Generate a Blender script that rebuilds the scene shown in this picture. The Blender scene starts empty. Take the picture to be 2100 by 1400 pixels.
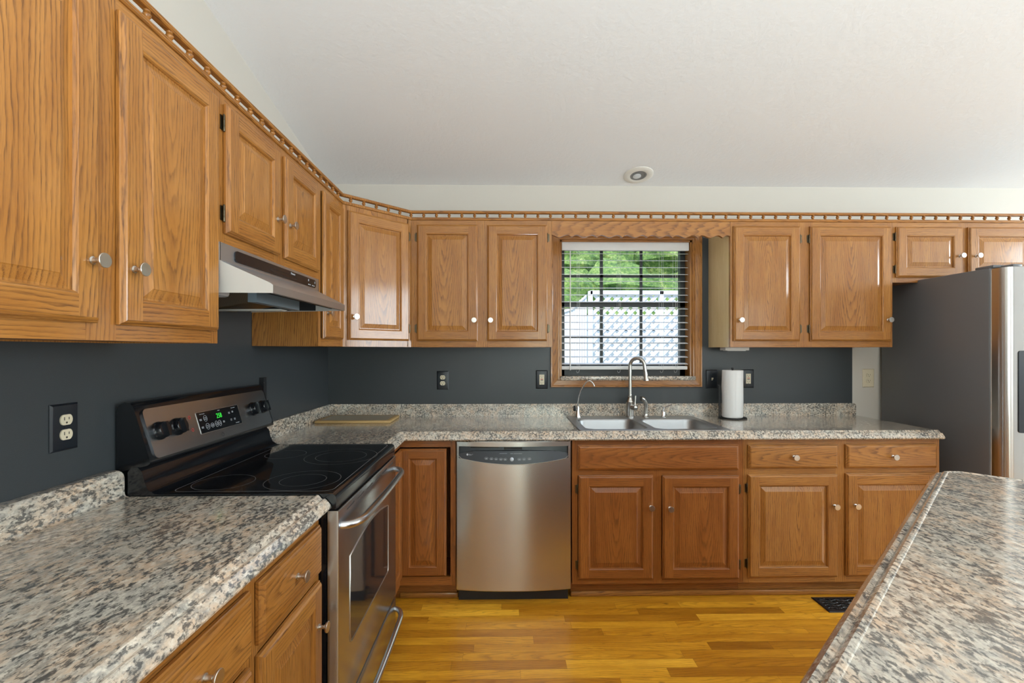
import bpy, math, random
from mathutils import Vector, Matrix
random.seed(11)
S = bpy.context.scene
COL = S.collection
PI = math.pi
R = math.radians

# ------------------------------------------------------------------ camera
cam_d = bpy.data.cameras.new('camera')
cam = bpy.data.objects.new('camera', cam_d)
COL.objects.link(cam)
cam.location = (1.1675, -3.118, 1.35)
cam.rotation_euler = (R(90), 0, -0.0174)
cam_d.sensor_width = 36
cam_d.lens = 955.9 / 2100 * 36
cam_d.shift_y = 18.9 / 2100
cam_d.clip_start = 0.02
cam_d.clip_end = 200
S.camera = cam

# ------------------------------------------------------------------ world, sun, daylight
W = bpy.data.worlds.new('sky')
S.world = W
W.use_nodes = True
wn = W.node_tree.nodes
bgn = wn['Background']
tc = wn.new('ShaderNodeTexCoord')
sp = wn.new('ShaderNodeSeparateXYZ')
rp = wn.new('ShaderNodeValToRGB')
W.node_tree.links.new(tc.outputs['Generated'], sp.inputs[0])
W.node_tree.links.new(sp.outputs['Z'], rp.inputs[0])
rp.color_ramp.elements[0].position = 0.0
rp.color_ramp.elements[0].color = (0.75, 0.82, 0.9, 1)
rp.color_ramp.elements[1].position = 0.6
rp.color_ramp.elements[1].color = (0.45, 0.62, 0.95, 1)
W.node_tree.links.new(rp.outputs[0], bgn.inputs[0])
bgn.inputs[1].default_value = 1.7

def sun(name, energy, rot, angle, color):
    d = bpy.data.lights.new(name, 'SUN')
    d.energy = energy; d.angle = angle; d.color = color
    o = bpy.data.objects.new(name, d); COL.objects.link(o); o.rotation_euler = rot
sun('sun', 3.3, (R(42), 0, R(-25)), R(2), (1.0, 0.95, 0.86))

def area(name, loc, size, direction, power, color, spread=PI):
    d = bpy.data.lights.new(name, 'AREA')
    d.shape = 'RECTANGLE'; d.size, d.size_y = size
    d.energy = power; d.color = color; d.spread = spread
    o = bpy.data.objects.new(name, d); COL.objects.link(o)
    o.location = loc
    o.rotation_euler = Vector(direction).to_track_quat('-Z', 'Z').to_euler()
# daylight through the glass doors and windows behind and beside the camera
area('patio_door_daylight', (2.0, -5.90, 1.15), (0.9, 2.0), (0, 1, 0), 21, (0.80, 1.0, 0.88))
area('dining_window_daylight', (5.2, -5.90, 1.5), (1.6, 1.4), (0, 1, 0), 13, (0.86, 1.0, 0.96))
area('side_window_daylight', (7.40, -1.95, 1.45), (2.3, 1.9), (-1, 0, -.30), 195, (0.80, 0.93, 1.0))
# added unseen uplights behind the camera, standing in for flash bounced off the ceiling
area('added_uplight', (1.7, -4.3, 1.0), (0.5, 0.5), (0, 0, 1), 84, (0.85, 0.945, 1.0))
area('added_uplight', (4.4, -4.4, 1.0), (0.5, 0.5), (0, 0, 1), 36, (0.85, 0.945, 1.0))

S.view_settings.view_transform = 'Standard'
S.view_settings.look = 'None'
S.view_settings.gamma = 1
S.view_settings.use_curve_mapping = False
S.view_settings.exposure = 0.55
S.cycles.use_denoising = True
S.cycles.max_bounces = 10
S.cycles.diffuse_bounces = 6
S.cycles.sample_clamp_indirect = 6

# ------------------------------------------------------------------ node helper
class N:
    def __init__(s, name):
        s.m = bpy.data.materials.new(name); s.m.use_nodes = True
        s.t = s.m.node_tree; s.b = s.t.nodes['Principled BSDF']
    def n(s, typ, **kw):
        o = s.t.nodes.new('ShaderNode' + typ)
        for k, v in kw.items():
            if k.startswith('i_'): o.inputs[k[2:].replace('_', ' ')].default_value = v
            else: setattr(o, k, v)
        return o
    def put(s, sock, v):
        if hasattr(v, 'node'): s.t.links.new(v, sock)
        else: sock.default_value = v
    def math(s, op, a, b=None, c=None, clamp=False):
        o = s.n('Math', operation=op, use_clamp=clamp); s.put(o.inputs[0], a)
        if b is not None: s.put(o.inputs[1], b)
        if c is not None: s.put(o.inputs[2], c)
        return o.outputs[0]
    def vmath(s, op, a, b):
        o = s.n('VectorMath', operation=op); s.put(o.inputs[0], a); s.put(o.inputs[1], b); return o.outputs[0]
    def noise(s, vec, scale, detail=2, rough=0.5, dist=0):
        o = s.n('TexNoise'); s.put(o.inputs['Vector'], vec)
        o.inputs['Scale'].default_value = scale; o.inputs['Detail'].default_value = detail
        o.inputs['Roughness'].default_value = rough; o.inputs['Distortion'].default_value = dist
        return o.outputs['Fac']
    def ramp(s, fac, stops, interp='LINEAR'):
        o = s.n('ValToRGB'); s.put(o.inputs[0], fac); cr = o.color_ramp; cr.interpolation = interp
        while len(cr.elements) < len(stops): cr.elements.new(0.5)
        for e, (p, c) in zip(cr.elements, stops):
            e.position = p; e.color = (c, c, c, 1) if isinstance(c, (int, float)) else (*c, 1)
        return o.outputs[0]
    def mix(s, fac, a, b, mode='MIX'):
        o = s.n('Mix', data_type='RGBA', blend_type=mode)
        s.put(o.inputs[0], fac)
        s.put(o.inputs[6], a if hasattr(a, 'node') else (*a, 1)); s.put(o.inputs[7], b if hasattr(b, 'node') else (*b, 1))
        return o.outputs[2]
    def coord(s, which='Object'): return s.n('TexCoord').outputs[which]
    def attr(s, name, out='Vector'): return s.n('Attribute', attribute_name=name).outputs[out]
    def bump(s, h, strength, dist=0.001):
        o = s.n('Bump'); s.put(o.inputs['Height'], h); o.inputs['Strength'].default_value = strength
        o.inputs['Distance'].default_value = dist; s.put(s.b.inputs['Normal'], o.outputs[0])
    def set(s, **kw):
        for k, v in kw.items():
            k = k.replace('_', ' ')
            if isinstance(v, tuple) and len(v) == 3: v = (*v, 1)
            s.put(s.b.inputs[k], v)
        return s

def plain(name, color, rough=0.5, metal=0.0, **kw):
    n = N(name); n.set(Base_Color=color, Roughness=rough, Metallic=metal, **kw)
    return n.m

def wood(name, light, mid, dark, spacing=0.0095, rough=0.42, coat=0.5, floor=False, linek=0.75):
    n = N(name)
    g = n.attr('g'); seed = n.attr('g2', 'Fac')
    se = n.n('SeparateXYZ'); n.put(se.inputs[0], g)
    gx, gy, gz = se.outputs
    sv = n.n('CombineXYZ'); n.put(sv.inputs[0], n.math('MULTIPLY', seed, 37.0)); n.put(sv.inputs[1], n.math('MULTIPLY', seed, 91.0)); n.put(sv.inputs[2], n.math('MULTIPLY', seed, 13.0))
    base = n.vmath('ADD', g, sv.outputs[0])
    lowv = n.vmath('MULTIPLY', base, (2.2, 9.0, 9.0))
    warp = n.noise(lowv, 1.0, 3, 0.5)
    warp = n.math('MULTIPLY', n.math('SUBTRACT', warp, 0.5), 0.042)
    wig = n.math('MULTIPLY', n.math('SUBTRACT', n.noise(n.vmath('MULTIPLY', base, (30, 60, 60)), 1.0, 2), 0.5), 0.0035)
    dd = n.math('ADD', gz, n.math('MULTIPLY', gx, 0.11))
    dd = n.math('ADD', dd, warp)
    r = n.math('SQRT', n.math('ADD', n.math('MULTIPLY', gy, gy), n.math('MULTIPLY', dd, dd)))
    r = n.math('ADD', r, n.math('ADD', wig, n.math('MULTIPLY', warp, 0.6)))
    r = n.math('ADD', r, n.math('MULTIPLY', n.math('SUBTRACT', n.noise(n.vmath('MULTIPLY', base, (5, 42, 42)), 1.0, 3, 0.6), 0.5), 0.016))
    fr = n.math('FRACT', n.math('MULTIPLY', r, 1.0 / spacing))
    fade = n.ramp(n.noise(n.vmath('MULTIPLY', n.vmath('ADD', base, (3.3, 1.7, 9.1)), (7, 45, 45)), 1.0, 3, 0.6), [(0.30, 0.30), (0.58, 1.0)])
    line = n.ramp(fr, [(0.0, 1.0), (0.08, 0.85), (0.40, 0.15), (0.86, 0.0), (1.0, 1.0)])
    pores = n.noise(n.vmath('MULTIPLY', base, (26, 1050, 1050)), 1.0, 2, 0.6)
    porem = n.ramp(pores, [(0.42, 0.0), (0.66, 1.0)])
    fine = n.noise(n.vmath('MULTIPLY', base, (60, 1500, 1500)), 1.0, 1)
    broad = n.noise(n.vmath('MULTIPLY', base, (3.5, 22, 22)), 1.0, 3)
    col = n.mix(n.ramp(broad, [(0.3, 0.0), (0.7, 1.0)]), light, mid)
    lf = n.math('MULTIPLY', line, n.math('ADD', n.math('MULTIPLY', porem, 0.5), 0.5))
    lf = n.math('MULTIPLY', lf, fade)
    lf = n.math('ADD', n.math('MULTIPLY', lf, linek), n.math('MULTIPLY', porem, 0.16), clamp=True)
    col = n.mix(lf, col, dark)
    vary = n.math('ADD', 0.93, n.math('MULTIPLY', fine, 0.14))
    if floor:
        tint = n.ramp(n.math('FRACT', n.math('MULTIPLY', seed, 7.31)), [(0.0, (0.56, 0.48, 0.40)), (0.22, (0.80, 0.72, 0.62)), (0.5, (0.98, 0.97, 0.95)), (0.85, (1.10, 1.14, 1.15)), (1.0, (1.35, 1.55, 2.2))])
        col = n.mix(1.0, col, tint, 'MULTIPLY')
        knots = n.ramp(n.noise(n.vmath('MULTIPLY', base, (9, 24, 24)), 1.0, 2), [(0.70, 0.0), (0.78, 0.75)])
        col = n.mix(knots, col, (0.09, 0.035, 0.008))
    else:
        tint = n.ramp(n.math('FRACT', n.math('MULTIPLY', seed, 5.17)), [(0.0, (0.90, 0.86, 0.82)), (0.5, (1, 1, 1)), (1.0, (1.07, 1.08, 1.1))])
        col = n.mix(1.0, col, tint, 'MULTIPLY')
    vc = n.n('CombineXYZ')
    for k in range(3): n.put(vc.inputs[k], vary)
    col = n.mix(1.0, col, vc.outputs[0], 'MULTIPLY')
    n.set(Base_Color=col, Coat_Weight=coat, Coat_Roughness=0.12, Specular_IOR_Level=0.3)
    n.put(n.b.inputs['Roughness'], n.math('ADD', rough, n.math('MULTIPLY', porem, 0.1)))
    n.bump(n.math('SUBTRACT', 0.0, n.math('ADD', lf, n.math('MULTIPLY', porem, 0.4))), 0.25, 0.0006)
    return n.m

OAK = wood('honey_oak', (0.44, 0.190, 0.040), (0.34, 0.130, 0.021), (0.080, 0.026, 0.005), linek=0.88)
OAKRED = wood('dark_reddish_oak', (0.33, 0.112, 0.020), (0.25, 0.076, 0.012), (0.075, 0.022, 0.004), linek=0.8)
OAKN = wood('window_lit_pale_side', (0.80, 0.64, 0.36), (0.74, 0.56, 0.29), (0.50, 0.32, 0.13), linek=0.4)  # pale side veneer, its colour lifted for window light falling on it
FLOOR = wood('oak_floor', (0.74, 0.345, 0.022), (0.55, 0.225, 0.010), (0.19, 0.06, 0.006), spacing=0.011, rough=0.36, coat=0.18, floor=True, linek=0.6)
BOARDW = wood('bamboo_board', (0.55, 0.37, 0.16), (0.46, 0.29, 0.11), (0.28, 0.16, 0.06), spacing=0.006, rough=0.5, coat=0.0, linek=0.35)

def granite(name):
    n = N(name)
    v = n.attr('g')
    a = n.vmath('MULTIPLY', v, (1.0, 0.5, 1.0))
    big = n.ramp(n.noise(a, 15, 5, 0.65, 0.6), [(0.38, 0.0), (0.60, 1.0)])
    col = n.mix(big, (0.62, 0.455, 0.32), (0.53, 0.485, 0.41))
    pale = n.ramp(n.noise(n.vmath('ADD', a, (3.1, 7.7, 1.3)), 95, 4, 0.65, 0.3), [(0.48, 0.0), (0.64, 1.0)])
    col = n.mix(n.math('MULTIPLY', pale, 0.7), col, (0.78, 0.71, 0.60))
    grey = n.ramp(n.noise(n.vmath('ADD', a, (9.1, 2.7, 5.3)), 60, 5, 0.7, 0.3), [(0.46, 0.0), (0.62, 1.0)])
    col = n.mix(n.math('MULTIPLY', grey, 0.72), col, (0.235, 0.228, 0.208))
    dens = n.math('MULTIPLY', n.noise(n.vmath('ADD', a, (5.5, 1.1, 8.3)), 14, 4, 0.6), 0.34)
    dk = n.math('ADD', n.noise(n.vmath('ADD', a, (1.7, 4.9, 6.1)), 118, 5, 0.66, 0.3), dens)
    dk = n.ramp(dk, [(0.655, 0.0), (0.76, 1.0)])
    col = n.mix(n.math('MULTIPLY', dk, 0.85), col, (0.045, 0.047, 0.048))
    n.set(Base_Color=col, Roughness=0.22, Coat_Weight=0.8, Coat_Roughness=0.10)
    return n.m
GRAN = granite('speckled_laminate')

def steel(name, tangent, color=(0.56, 0.54, 0.52), rough=0.3, aniso=0.75, vec=(3, 3, 900)):
    n = N(name)
    n.set(Base_Color=color, Metallic=1.0, Anisotropic=aniso)
    n.set(Roughness=rough)
    c = n.n('CombineXYZ')
    for k in range(3): c.inputs[k].default_value = tangent[k]
    n.put(n.b.inputs['Tangent'], c.outputs[0])
    return n.m
STEELR = steel('canopy_steel', (0, 0, 1), color=(0.50, 0.52, 0.55), rough=0.42, aniso=0.2)
STEELX = steel('brushed_steel_along_x', (0, 0, 1), rough=0.25, aniso=0.7)
STEELY = steel('brushed_steel_along_y', (0, 0, 1), color=(0.50, 0.535, 0.575), rough=0.26, aniso=0.5)
SATIN = plain('satin_nickel', (0.62, 0.58, 0.53), 0.3, 1.0)
CHROME = plain('chrome', (0.75, 0.75, 0.75), 0.12, 1.0)
BRUSHN = plain('brushed_nickel', (0.55, 0.53, 0.50), 0.27, 1.0)
SINKM = plain('sink_steel', (0.42, 0.43, 0.44), 0.40, 1.0)
BRASS = plain('aged_brass', (0.12, 0.095, 0.06), 0.35, 1.0)
GLOSSBLK = plain('gloss_black_enamel', (0.006, 0.007, 0.009), 0.12)
DULLBLK = plain('matte_black', (0.012, 0.012, 0.013), 0.5)
PLATEBLK = plain('black_plate', (0.010, 0.013, 0.018), 0.28)
IRON = plain('black_iron', (0.012, 0.012, 0.014), 0.4)
CREAM = plain('cream_plastic', (0.66, 0.58, 0.42), 0.35)
SLOT = plain('slot_dark', (0.03, 0.025, 0.02), 0.6)
RED = plain('red_mark', (0.5, 0.03, 0.03), 0.5)
WHITEINK = plain('pale_grey_ink', (0.55, 0.57, 0.6), 0.5)
WHITEPL = plain('white_plastic', (0.78, 0.78, 0.76), 0.4)
BLINDW = plain('white_vinyl', (0.74, 0.74, 0.74), 0.45)
PAPER = None
def mk(name, color, rough, bscale, bstr, bd=0.001, detail=4, **kw):
    n = N(name); n.set(Base_Color=color, Roughness=rough, **kw)
    n.bump(n.noise(n.coord('Object'), bscale, detail, 0.6), bstr, bd)
    return n.m
PAPER = mk('paper', (0.82, 0.82, 0.82), 0.9, 240, 0.5, 0.001)
CEIL = mk('textured_ceiling_paint', (0.80, 0.80, 0.80), 0.8, 42, 0.5, 0.004, 5)
CREAMW = mk('cream_wall_paint', (0.56, 0.52, 0.46), 0.7, 160, 0.12)
DARKW = mk('charcoal_wall_paint', (0.040, 0.046, 0.050), 0.36, 330, 0.30, 0.0012)
FRSIDE = mk('grey_textured_enamel', (0.135, 0.135, 0.14), 0.36, 900, 0.15, 0.0004)
HOODSIDE = plain('hood_side_enamel', (0.55, 0.53, 0.49), 0.35)
GALV = mk('galvanised_steel', (0.28, 0.36, 0.42), 0.45, 60, 0.2, 0.001, 3, Metallic=0.6)
def mesh_filter():
    n = N('bronze_filter_mesh'); o = n.n('TexWave', wave_type='BANDS', bands_direction='DIAGONAL')
    n.put(o.inputs['Vector'], n.coord('Object')); o.inputs['Scale'].default_value = 60; o.inputs['Distortion'].default_value = 2
    n.set(Base_Color=n.mix(o.outputs['Fac'], (0.035, 0.025, 0.012), (0.30, 0.20, 0.09)), Roughness=0.4, Metallic=0.6)
    return n.m
FILT = mesh_filter()
def glowmat():
    n = N('green_digits'); n.set(Base_Color=(0, 0.1, 0), Emission_Color=(0.05, 1.0, 0.08), Emission_Strength=0.55); return n.m
GREEN = glowmat()
GLASS = plain('window_glass', (1, 1, 1), 0.0, 0.0, Transmission_Weight=1.0, IOR=1.0)
SASH = plain('dark_bronze_sash', (0.020, 0.022, 0.022), 0.4)
OVENGL = plain('dark_oven_glass', (0.02, 0.02, 0.022), 0.06, 0.0)
COOKGL = N('ceramic_cooktop')
_v = COOKGL.noise(COOKGL.coord('Object'), 520, 1)
COOKGL.set(Base_Color=COOKGL.mix(COOKGL.ramp(_v, [(0.74, 0.0), (0.78, 1.0)]), (0.006, 0.006, 0.007), (0.14, 0.14, 0.14)), Roughness=0.06)
COOKGL = COOKGL.m
RING = plain('cooktop_print', (0.085, 0.085, 0.085), 0.3)
LINE = plain('cooktop_border_print', (0.25, 0.25, 0.25), 0.3)
WHITEOUT = mk('white_painted_wood', (0.80, 0.82, 0.84), 0.6, 40, 0.2)
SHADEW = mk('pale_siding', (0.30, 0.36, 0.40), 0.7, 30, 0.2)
GRAVEL = mk('pale_concrete', (0.55, 0.56, 0.56), 0.8, 30, 0.2)
def foliage():
    n = N('leafy_canopy'); c = n.coord('Object')
    a = n.noise(c, 1.1, 5, 0.7); b = n.noise(c, 8.0, 6, 0.8)
    col = n.ramp(n.math('ADD', n.math('MULTIPLY', a, 0.35), n.math('MULTIPLY', b, 0.65)), [(0.36, (0.02, 0.06, 0.02)), (0.46, (0.08, 0.17, 0.035)), (0.54, (0.20, 0.32, 0.07)), (0.62, (0.46, 0.50, 0.20))])
    n.set(Base_Color=col, Roughness=0.8); n.bump(b, 0.6, 0.3); return n.m
LEAF = foliage()
GROUND = mk('grass_ground', (0.12, 0.2, 0.05), 0.9, 4, 0.3)

# ------------------------------------------------------------------ mesh helper
AX = {'x': 0, 'y': 1, 'z': 2}
class MB:
    def __init__(s): s.v = []; s.f = []; s.m = []; s.g = []; s.g2 = []; s.mats = []
    def mi(s, mat):
        if mat not in s.mats: s.mats.append(mat)
        return s.mats.index(mat)
    def brd(s, grain='xyz', c=(0, 0, 0), off=None, seed=None):
        """grain: axes (along, across, depth); c: board centre"""
        if off is None: off = (random.uniform(-.1, .1), random.choice((-1, 1)) * random.uniform(.07, .16), random.uniform(-.01, .01))
        return (tuple(AX[a] for a in grain), c, off, random.random() if seed is None else seed)
    def add(s, pts, faces, mat, b=None):
        k = len(s.v); mi = s.mi(mat)
        for p in pts:
            s.v.append(tuple(p))
            if b is None: s.g.append(tuple(p)); s.g2.append(0.5)
            else:
                ax, c, off, sd = b
                s.g.append(tuple(p[ax[i]] - c[ax[i]] + off[i] for i in range(3))); s.g2.append(sd)
        for f in faces: s.f.append(tuple(i + k for i in f)); s.m.append(mi)
        return s
    def box(s, lo, hi, mat, b=None, grain=None):
        x0, y0, z0 = lo; x1, y1, z1 = hi
        if grain: b = s.brd(grain, tuple((lo[i] + hi[i]) / 2 for i in range(3)))
        p = [(x0, y0, z0), (x1, y0, z0), (x1, y1, z0), (x0, y1, z0), (x0, y0, z1), (x1, y0, z1), (x1, y1, z1), (x0, y1, z1)]
        return s.add(p, [(0, 3, 2, 1), (4, 5, 6, 7), (0, 1, 5, 4), (1, 2, 6, 5), (2, 3, 7, 6), (3, 0, 4, 7)], mat, b)
    def bbox(s, lo, hi, r, mat, b=None, grain=None, seg=2):
        """box with rounded edges on all sides (chamfer via loops along z)"""
        x0, y0, z0 = lo; x1, y1, z1 = hi
        if grain: b = s.brd(grain, tuple((lo[i] + hi[i]) / 2 for i in range(3)))
        loops = []
        for k in range(seg + 1):
            a = PI / 2 * k / seg; loops.append((r - r * math.sin(a), z0 + r - r * math.cos(a)))
        for k in range(seg + 1):
            a = PI / 2 * k / seg; loops.append((r - r * math.cos(a), z1 - r + r * math.sin(a)))
        pts = []; n = 0
        for ins, z in loops:
            rr = max(r - ins, 0.00001)
            ring = []
            for cx, cy, a0 in ((x1 - ins - rr, y1 - ins - rr, 0), (x0 + ins + rr, y1 - ins - rr, 90), (x0 + ins + rr, y0 + ins + rr, 180), (x1 - ins - rr, y0 + ins + rr, 270)):
                for j in range(seg + 1):
                    a = R(a0 + 90 * j / seg); ring.append((cx + rr * math.cos(a), cy + rr * math.sin(a), z))
            n = len(ring); pts += ring
        F = []
        for L in range(len(loops) - 1):
            for j in range(n):
                F.append((L * n + j, L * n + (j + 1) % n, (L + 1) * n + (j + 1) % n, (L + 1) * n + j))
        F.append(tuple(reversed(range(n)))); F.append(tuple(range((len(loops) - 1) * n, len(loops) * n)))
        return s.add(pts, F, mat, b)
    def lathe(s, prof, origin, axis, mat, seg=20, b=None):
        """prof: (radius, height) along axis vector"""
        ax = Vector(axis).normalized(); u = ax.orthogonal().normalized(); w = ax.cross(u); o = Vector(origin)
        pts = []
        for r, h in prof:
            for j in range(seg):
                a = 2 * PI * j / seg; pts.append(o + ax * h + (u * math.cos(a) + w * math.sin(a)) * r)
        F = []
        for L in range(len(prof) - 1):
            for j in range(seg): F.append((L * seg + j, L * seg + (j + 1) % seg, (L + 1) * seg + (j + 1) % seg, (L + 1) * seg + j))
        F.append(tuple(reversed(range(seg)))); F.append(tuple(range((len(prof) - 1) * seg, len(prof) * seg)))
        return s.add(pts, F, mat, b)
    def tube(s, path, r, mat, seg=12, closed=False):
        P = [Vector(p) for p in path]; n = len(P)
        rs = r if isinstance(r, (list, tuple)) else [r] * n
        pts = []; prev = None
        for i in range(n):
            if closed: t = (P[(i + 1) % n] - P[i - 1]).normalized()
            else: t = (P[min(i + 1, n - 1)] - P[max(i - 1, 0)]).normalized()
            u = (t.orthogonal() if prev is None else prev - t * prev.dot(t)).normalized(); prev = u; w = t.cross(u)
            for j in range(seg):
                a = 2 * PI * j / seg; pts.append(P[i] + (u * math.cos(a) + w * math.sin(a)) * rs[i])
        F = []
        for i in range(n if closed else n - 1):
            k = (i + 1) % n
            for j in range(seg): F.append((i * seg + j, i * seg + (j + 1) % seg, k * seg + (j + 1) % seg, k * seg + j))
        if not closed: F += [tuple(reversed(range(seg))), tuple(range((n - 1) * seg, n * seg))]
        return s.add(pts, F, mat)
    def prism(s, poly, axis, a0, a1, mat, b=None):
        """extrude 2D polygon along axis; poly coords are the two other axes in order"""
        k = AX[axis]; o = [i for i in range(3) if i != k]; pts = []
        for a in (a0, a1):
            for q in poly:
                p = [0, 0, 0]; p[k] = a; p[o[0]] = q[0]; p[o[1]] = q[1]; pts.append(tuple(p))
        n = len(poly); F = [(j, (j + 1) % n, n + (j + 1) % n, n + j) for j in range(n)]
        F += [tuple(reversed(range(n))), tuple(range(n, 2 * n))]
        return s.add(pts, F, mat, b)
    def build(s, name, parent=None, smooth=35, loc=None, rot=None):
        me = bpy.data.meshes.new(name); me.from_pydata(s.v, [], s.f); me.update()
        for m in s.mats: me.materials.append(m)
        me.polygons.foreach_set('material_index', s.m)
        a = me.attributes.new('g', 'FLOAT_VECTOR', 'POINT'); a.data.foreach_set('vector', [c for p in s.g for c in p])
        a = me.attributes.new('g2', 'FLOAT', 'POINT'); a.data.foreach_set('value', s.g2)
        import bmesh
        bm = bmesh.new(); bm.from_mesh(me)
        bmesh.ops.recalc_face_normals(bm, faces=bm.faces); bm.to_mesh(me); bm.free()
        if smooth:
            me.polygons.foreach_set('use_smooth', [True] * len(me.polygons)); me.set_sharp_from_angle(angle=R(smooth))
        o = bpy.data.objects.new(name, me); COL.objects.link(o)
        if parent: o.parent = parent
        if loc: o.location = loc
        if rot: o.rotation_euler = rot
        return o

def tag(o, label, cat, group=None, kind=None):
    o['label'] = label; o['category'] = cat
    if group: o['group'] = group
    if kind: o['kind'] = kind
    return o
def thing(name, label, cat, loc=(0, 0, 0), rz=0, group=None):
    o = bpy.data.objects.new(name, None); COL.objects.link(o); o.location = loc; o.rotation_euler = (0, 0, rz)
    o.empty_display_size = 0.1
    return tag(o, label, cat, group)
def struct(o): o['kind'] = 'structure'; return o
def text(body, parent, mat, size, loc, rot, name='lettering', sx=1.0, extrude=0.0003, align='CENTER'):
    c = bpy.data.curves.new(name, 'FONT'); c.body = body; c.size = size; c.extrude = extrude; c.align_x = align; c.align_y = 'CENTER'; c.resolution_u = 3
    c.materials.append(mat); t = bpy.data.objects.new(name + '_curve', c); COL.objects.link(t)
    me = bpy.data.meshes.new_from_object(t.evaluated_get(bpy.context.evaluated_depsgraph_get()))
    bpy.data.objects.remove(t); me.name = name
    o = bpy.data.objects.new(name, me); COL.objects.link(o); o.parent = parent
    o.location = loc; o.rotation_euler = rot; o.scale = (sx, 1, 1); return o

# ------------------------------------------------------------------ room shell
ZC = lambda y: 2.457 - 0.2 * y
XR, YR = 7.5, -6.0
# floor of individual oak strips (one mesh)
mb = MB(); y = 0.0; row = 0
mb.box((-0.1, YR, -0.02), (XR, 0.15, -0.0015), DULLBLK)
while y > -4.2:
    x = -0.6 * random.random(); y1 = y; y0 = y - 0.0572
    while x < 5.4:
        L = random.uniform(0.28, 1.15); xa, xb = max(x, 0.0), x + L - 0.0006
        if xb > 0.05:
            b = mb.brd('xyz', ((xa + xb) / 2, (y0 + y1) / 2, 0), off=(0, random.choice((-1, 1)) * random.uniform(0.0, 0.06), random.uniform(-.02, .02)))
            mb.add([(xa, y0 + .0004, 0), (xb, y0 + .0004, 0), (xb, y1 - .0004, 0), (xa, y1 - .0004, 0)], [(0, 1, 2, 3)], FLOOR, b)
        x += L
    y = y0; row += 1
b = mb.brd('xyz', (0, 0, 0))
BOUNCEFL = mk('neutral_bounce_floor', (0.50, 0.49, 0.47), 0.5, 20, 0.1)  # unseen floor, made pale and neutral to reduce warm bounce on the ceiling
mb.add([(0, YR, 0), (XR, YR, 0), (XR, y, 0), (0, y, 0)], [(0, 1, 2, 3)], BOUNCEFL)
mb.add([(5.4, y, 0), (XR, y, 0), (XR, 0, 0), (5.4, 0, 0)], [(0, 1, 2, 3)], BOUNCEFL)
struct(mb.build('floor', smooth=0))

WX0, WX1, WZ0, WZ1 = 1.543, 2.432, 1.150, 2.092      # window opening
def wallquads(mb, xs, zs, mapper, pick):
    for i in range(len(xs) - 1):
        for j in range(len(zs) - 1):
            m = pick((xs[i] + xs[i + 1]) / 2, (zs[j] + zs[j + 1]) / 2)
            if m is None: continue
            q = [(xs[i], zs[j]), (xs[i + 1], zs[j]), (xs[i + 1], zs[j + 1]), (xs[i], zs[j + 1])]
            mb.add([mapper(*p) for p in q], [(0, 1, 2, 3)], m)
mb = MB()
def pick(x, z):
    if WX0 < x < WX1 and WZ0 < z < WZ1: return None
    return DARKW if x < 3.528 and 0.85 < z < 2.135 else CREAMW
wallquads(mb, [0, WX0, WX1, 3.528, XR], [0, 0.85, WZ0, WZ1, 2.135, 2.457], lambda x, z: (x, 0, z), pick)
wallquads(mb, [-.1, WX0, WX1, XR], [0, WZ0, WZ1, 2.6], lambda x, z: (x, 0.14, z), lambda x, z: None if WX0 < x < WX1 and WZ0 < z < WZ1 else SHADEW)
struct(mb.build('wall_back', smooth=0))
mb = MB()
mb.add([(0, YR, 0.85), (0, 0, 0.85), (0, 0, 0), (0, YR, 0)], [(0, 1, 2, 3)], CREAMW)
mb.add([(0, YR, 0.85), (0, 0, 0.85), (0, 0, 1.75), (0, YR, 1.75)], [(0, 1, 2, 3)], DARKW)
mb.add([(0, YR, 1.75), (0, 0, 1.75), (0, 0, 2.457), (0, YR, ZC(YR))], [(0, 1, 2, 3)], CREAMW)
mb.box((-.12, YR, 0), (-.02, 0.14, 2.4), CREAMW)
struct(mb.build('wall_left', smooth=0))
mb = MB(); mb.prism([(YR, 0), (0.14, 0), (0.14, 2.43), (YR, ZC(YR))], 'x', XR, XR + .1, CEIL); struct(mb.build('wall_right', smooth=0))
mb = MB(); mb.box((-.1, YR - .1, 0), (XR + .1, YR, ZC(YR)), CEIL); struct(mb.build('wall_rear', smooth=0))
mb = MB()
mb.prism([(YR - .1, ZC(YR - .1)), (0, ZC(0)), (0.55, ZC(.55)), (0.55, ZC(.55) + .12), (YR - .1, ZC(YR - .1) + .2)], 'x', -.3, XR + .3, CEIL)
struct(mb.build('ceiling', smooth=0))
# window frames on the walls behind the camera, around the daylight
def backframe(name, c, w, h, axis):
    mb = MB(); t = .08
    for a0, a1, z0, z1 in ((-w/2-t, w/2+t, h/2, h/2+t), (-w/2-t, w/2+t, -h/2-t, -h/2), (-w/2-t, -w/2, -h/2, h/2), (w/2, w/2+t, -h/2, h/2), (-.025, .025, -h/2, h/2)):
        if axis == 'x': mb.box((c[0]+a0, YR, c[2]+z0), (c[0]+a1, YR+.12, c[2]+z1), WHITEPL)
        else: mb.box((XR-.12, c[1]+a0, c[2]+z0), (XR, c[1]+a1, c[2]+z1), WHITEPL)
    return struct(mb.build(name, smooth=0))
backframe('door_1', (2.0, 0, 1.09), 0.9, 2.02, 'x')
backframe('window_2', (5.2, 0, 1.5), 1.6, 1.4, 'x')
backframe('window_3', (0, -1.95, 1.45), 2.3, 1.9, 'y')

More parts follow.
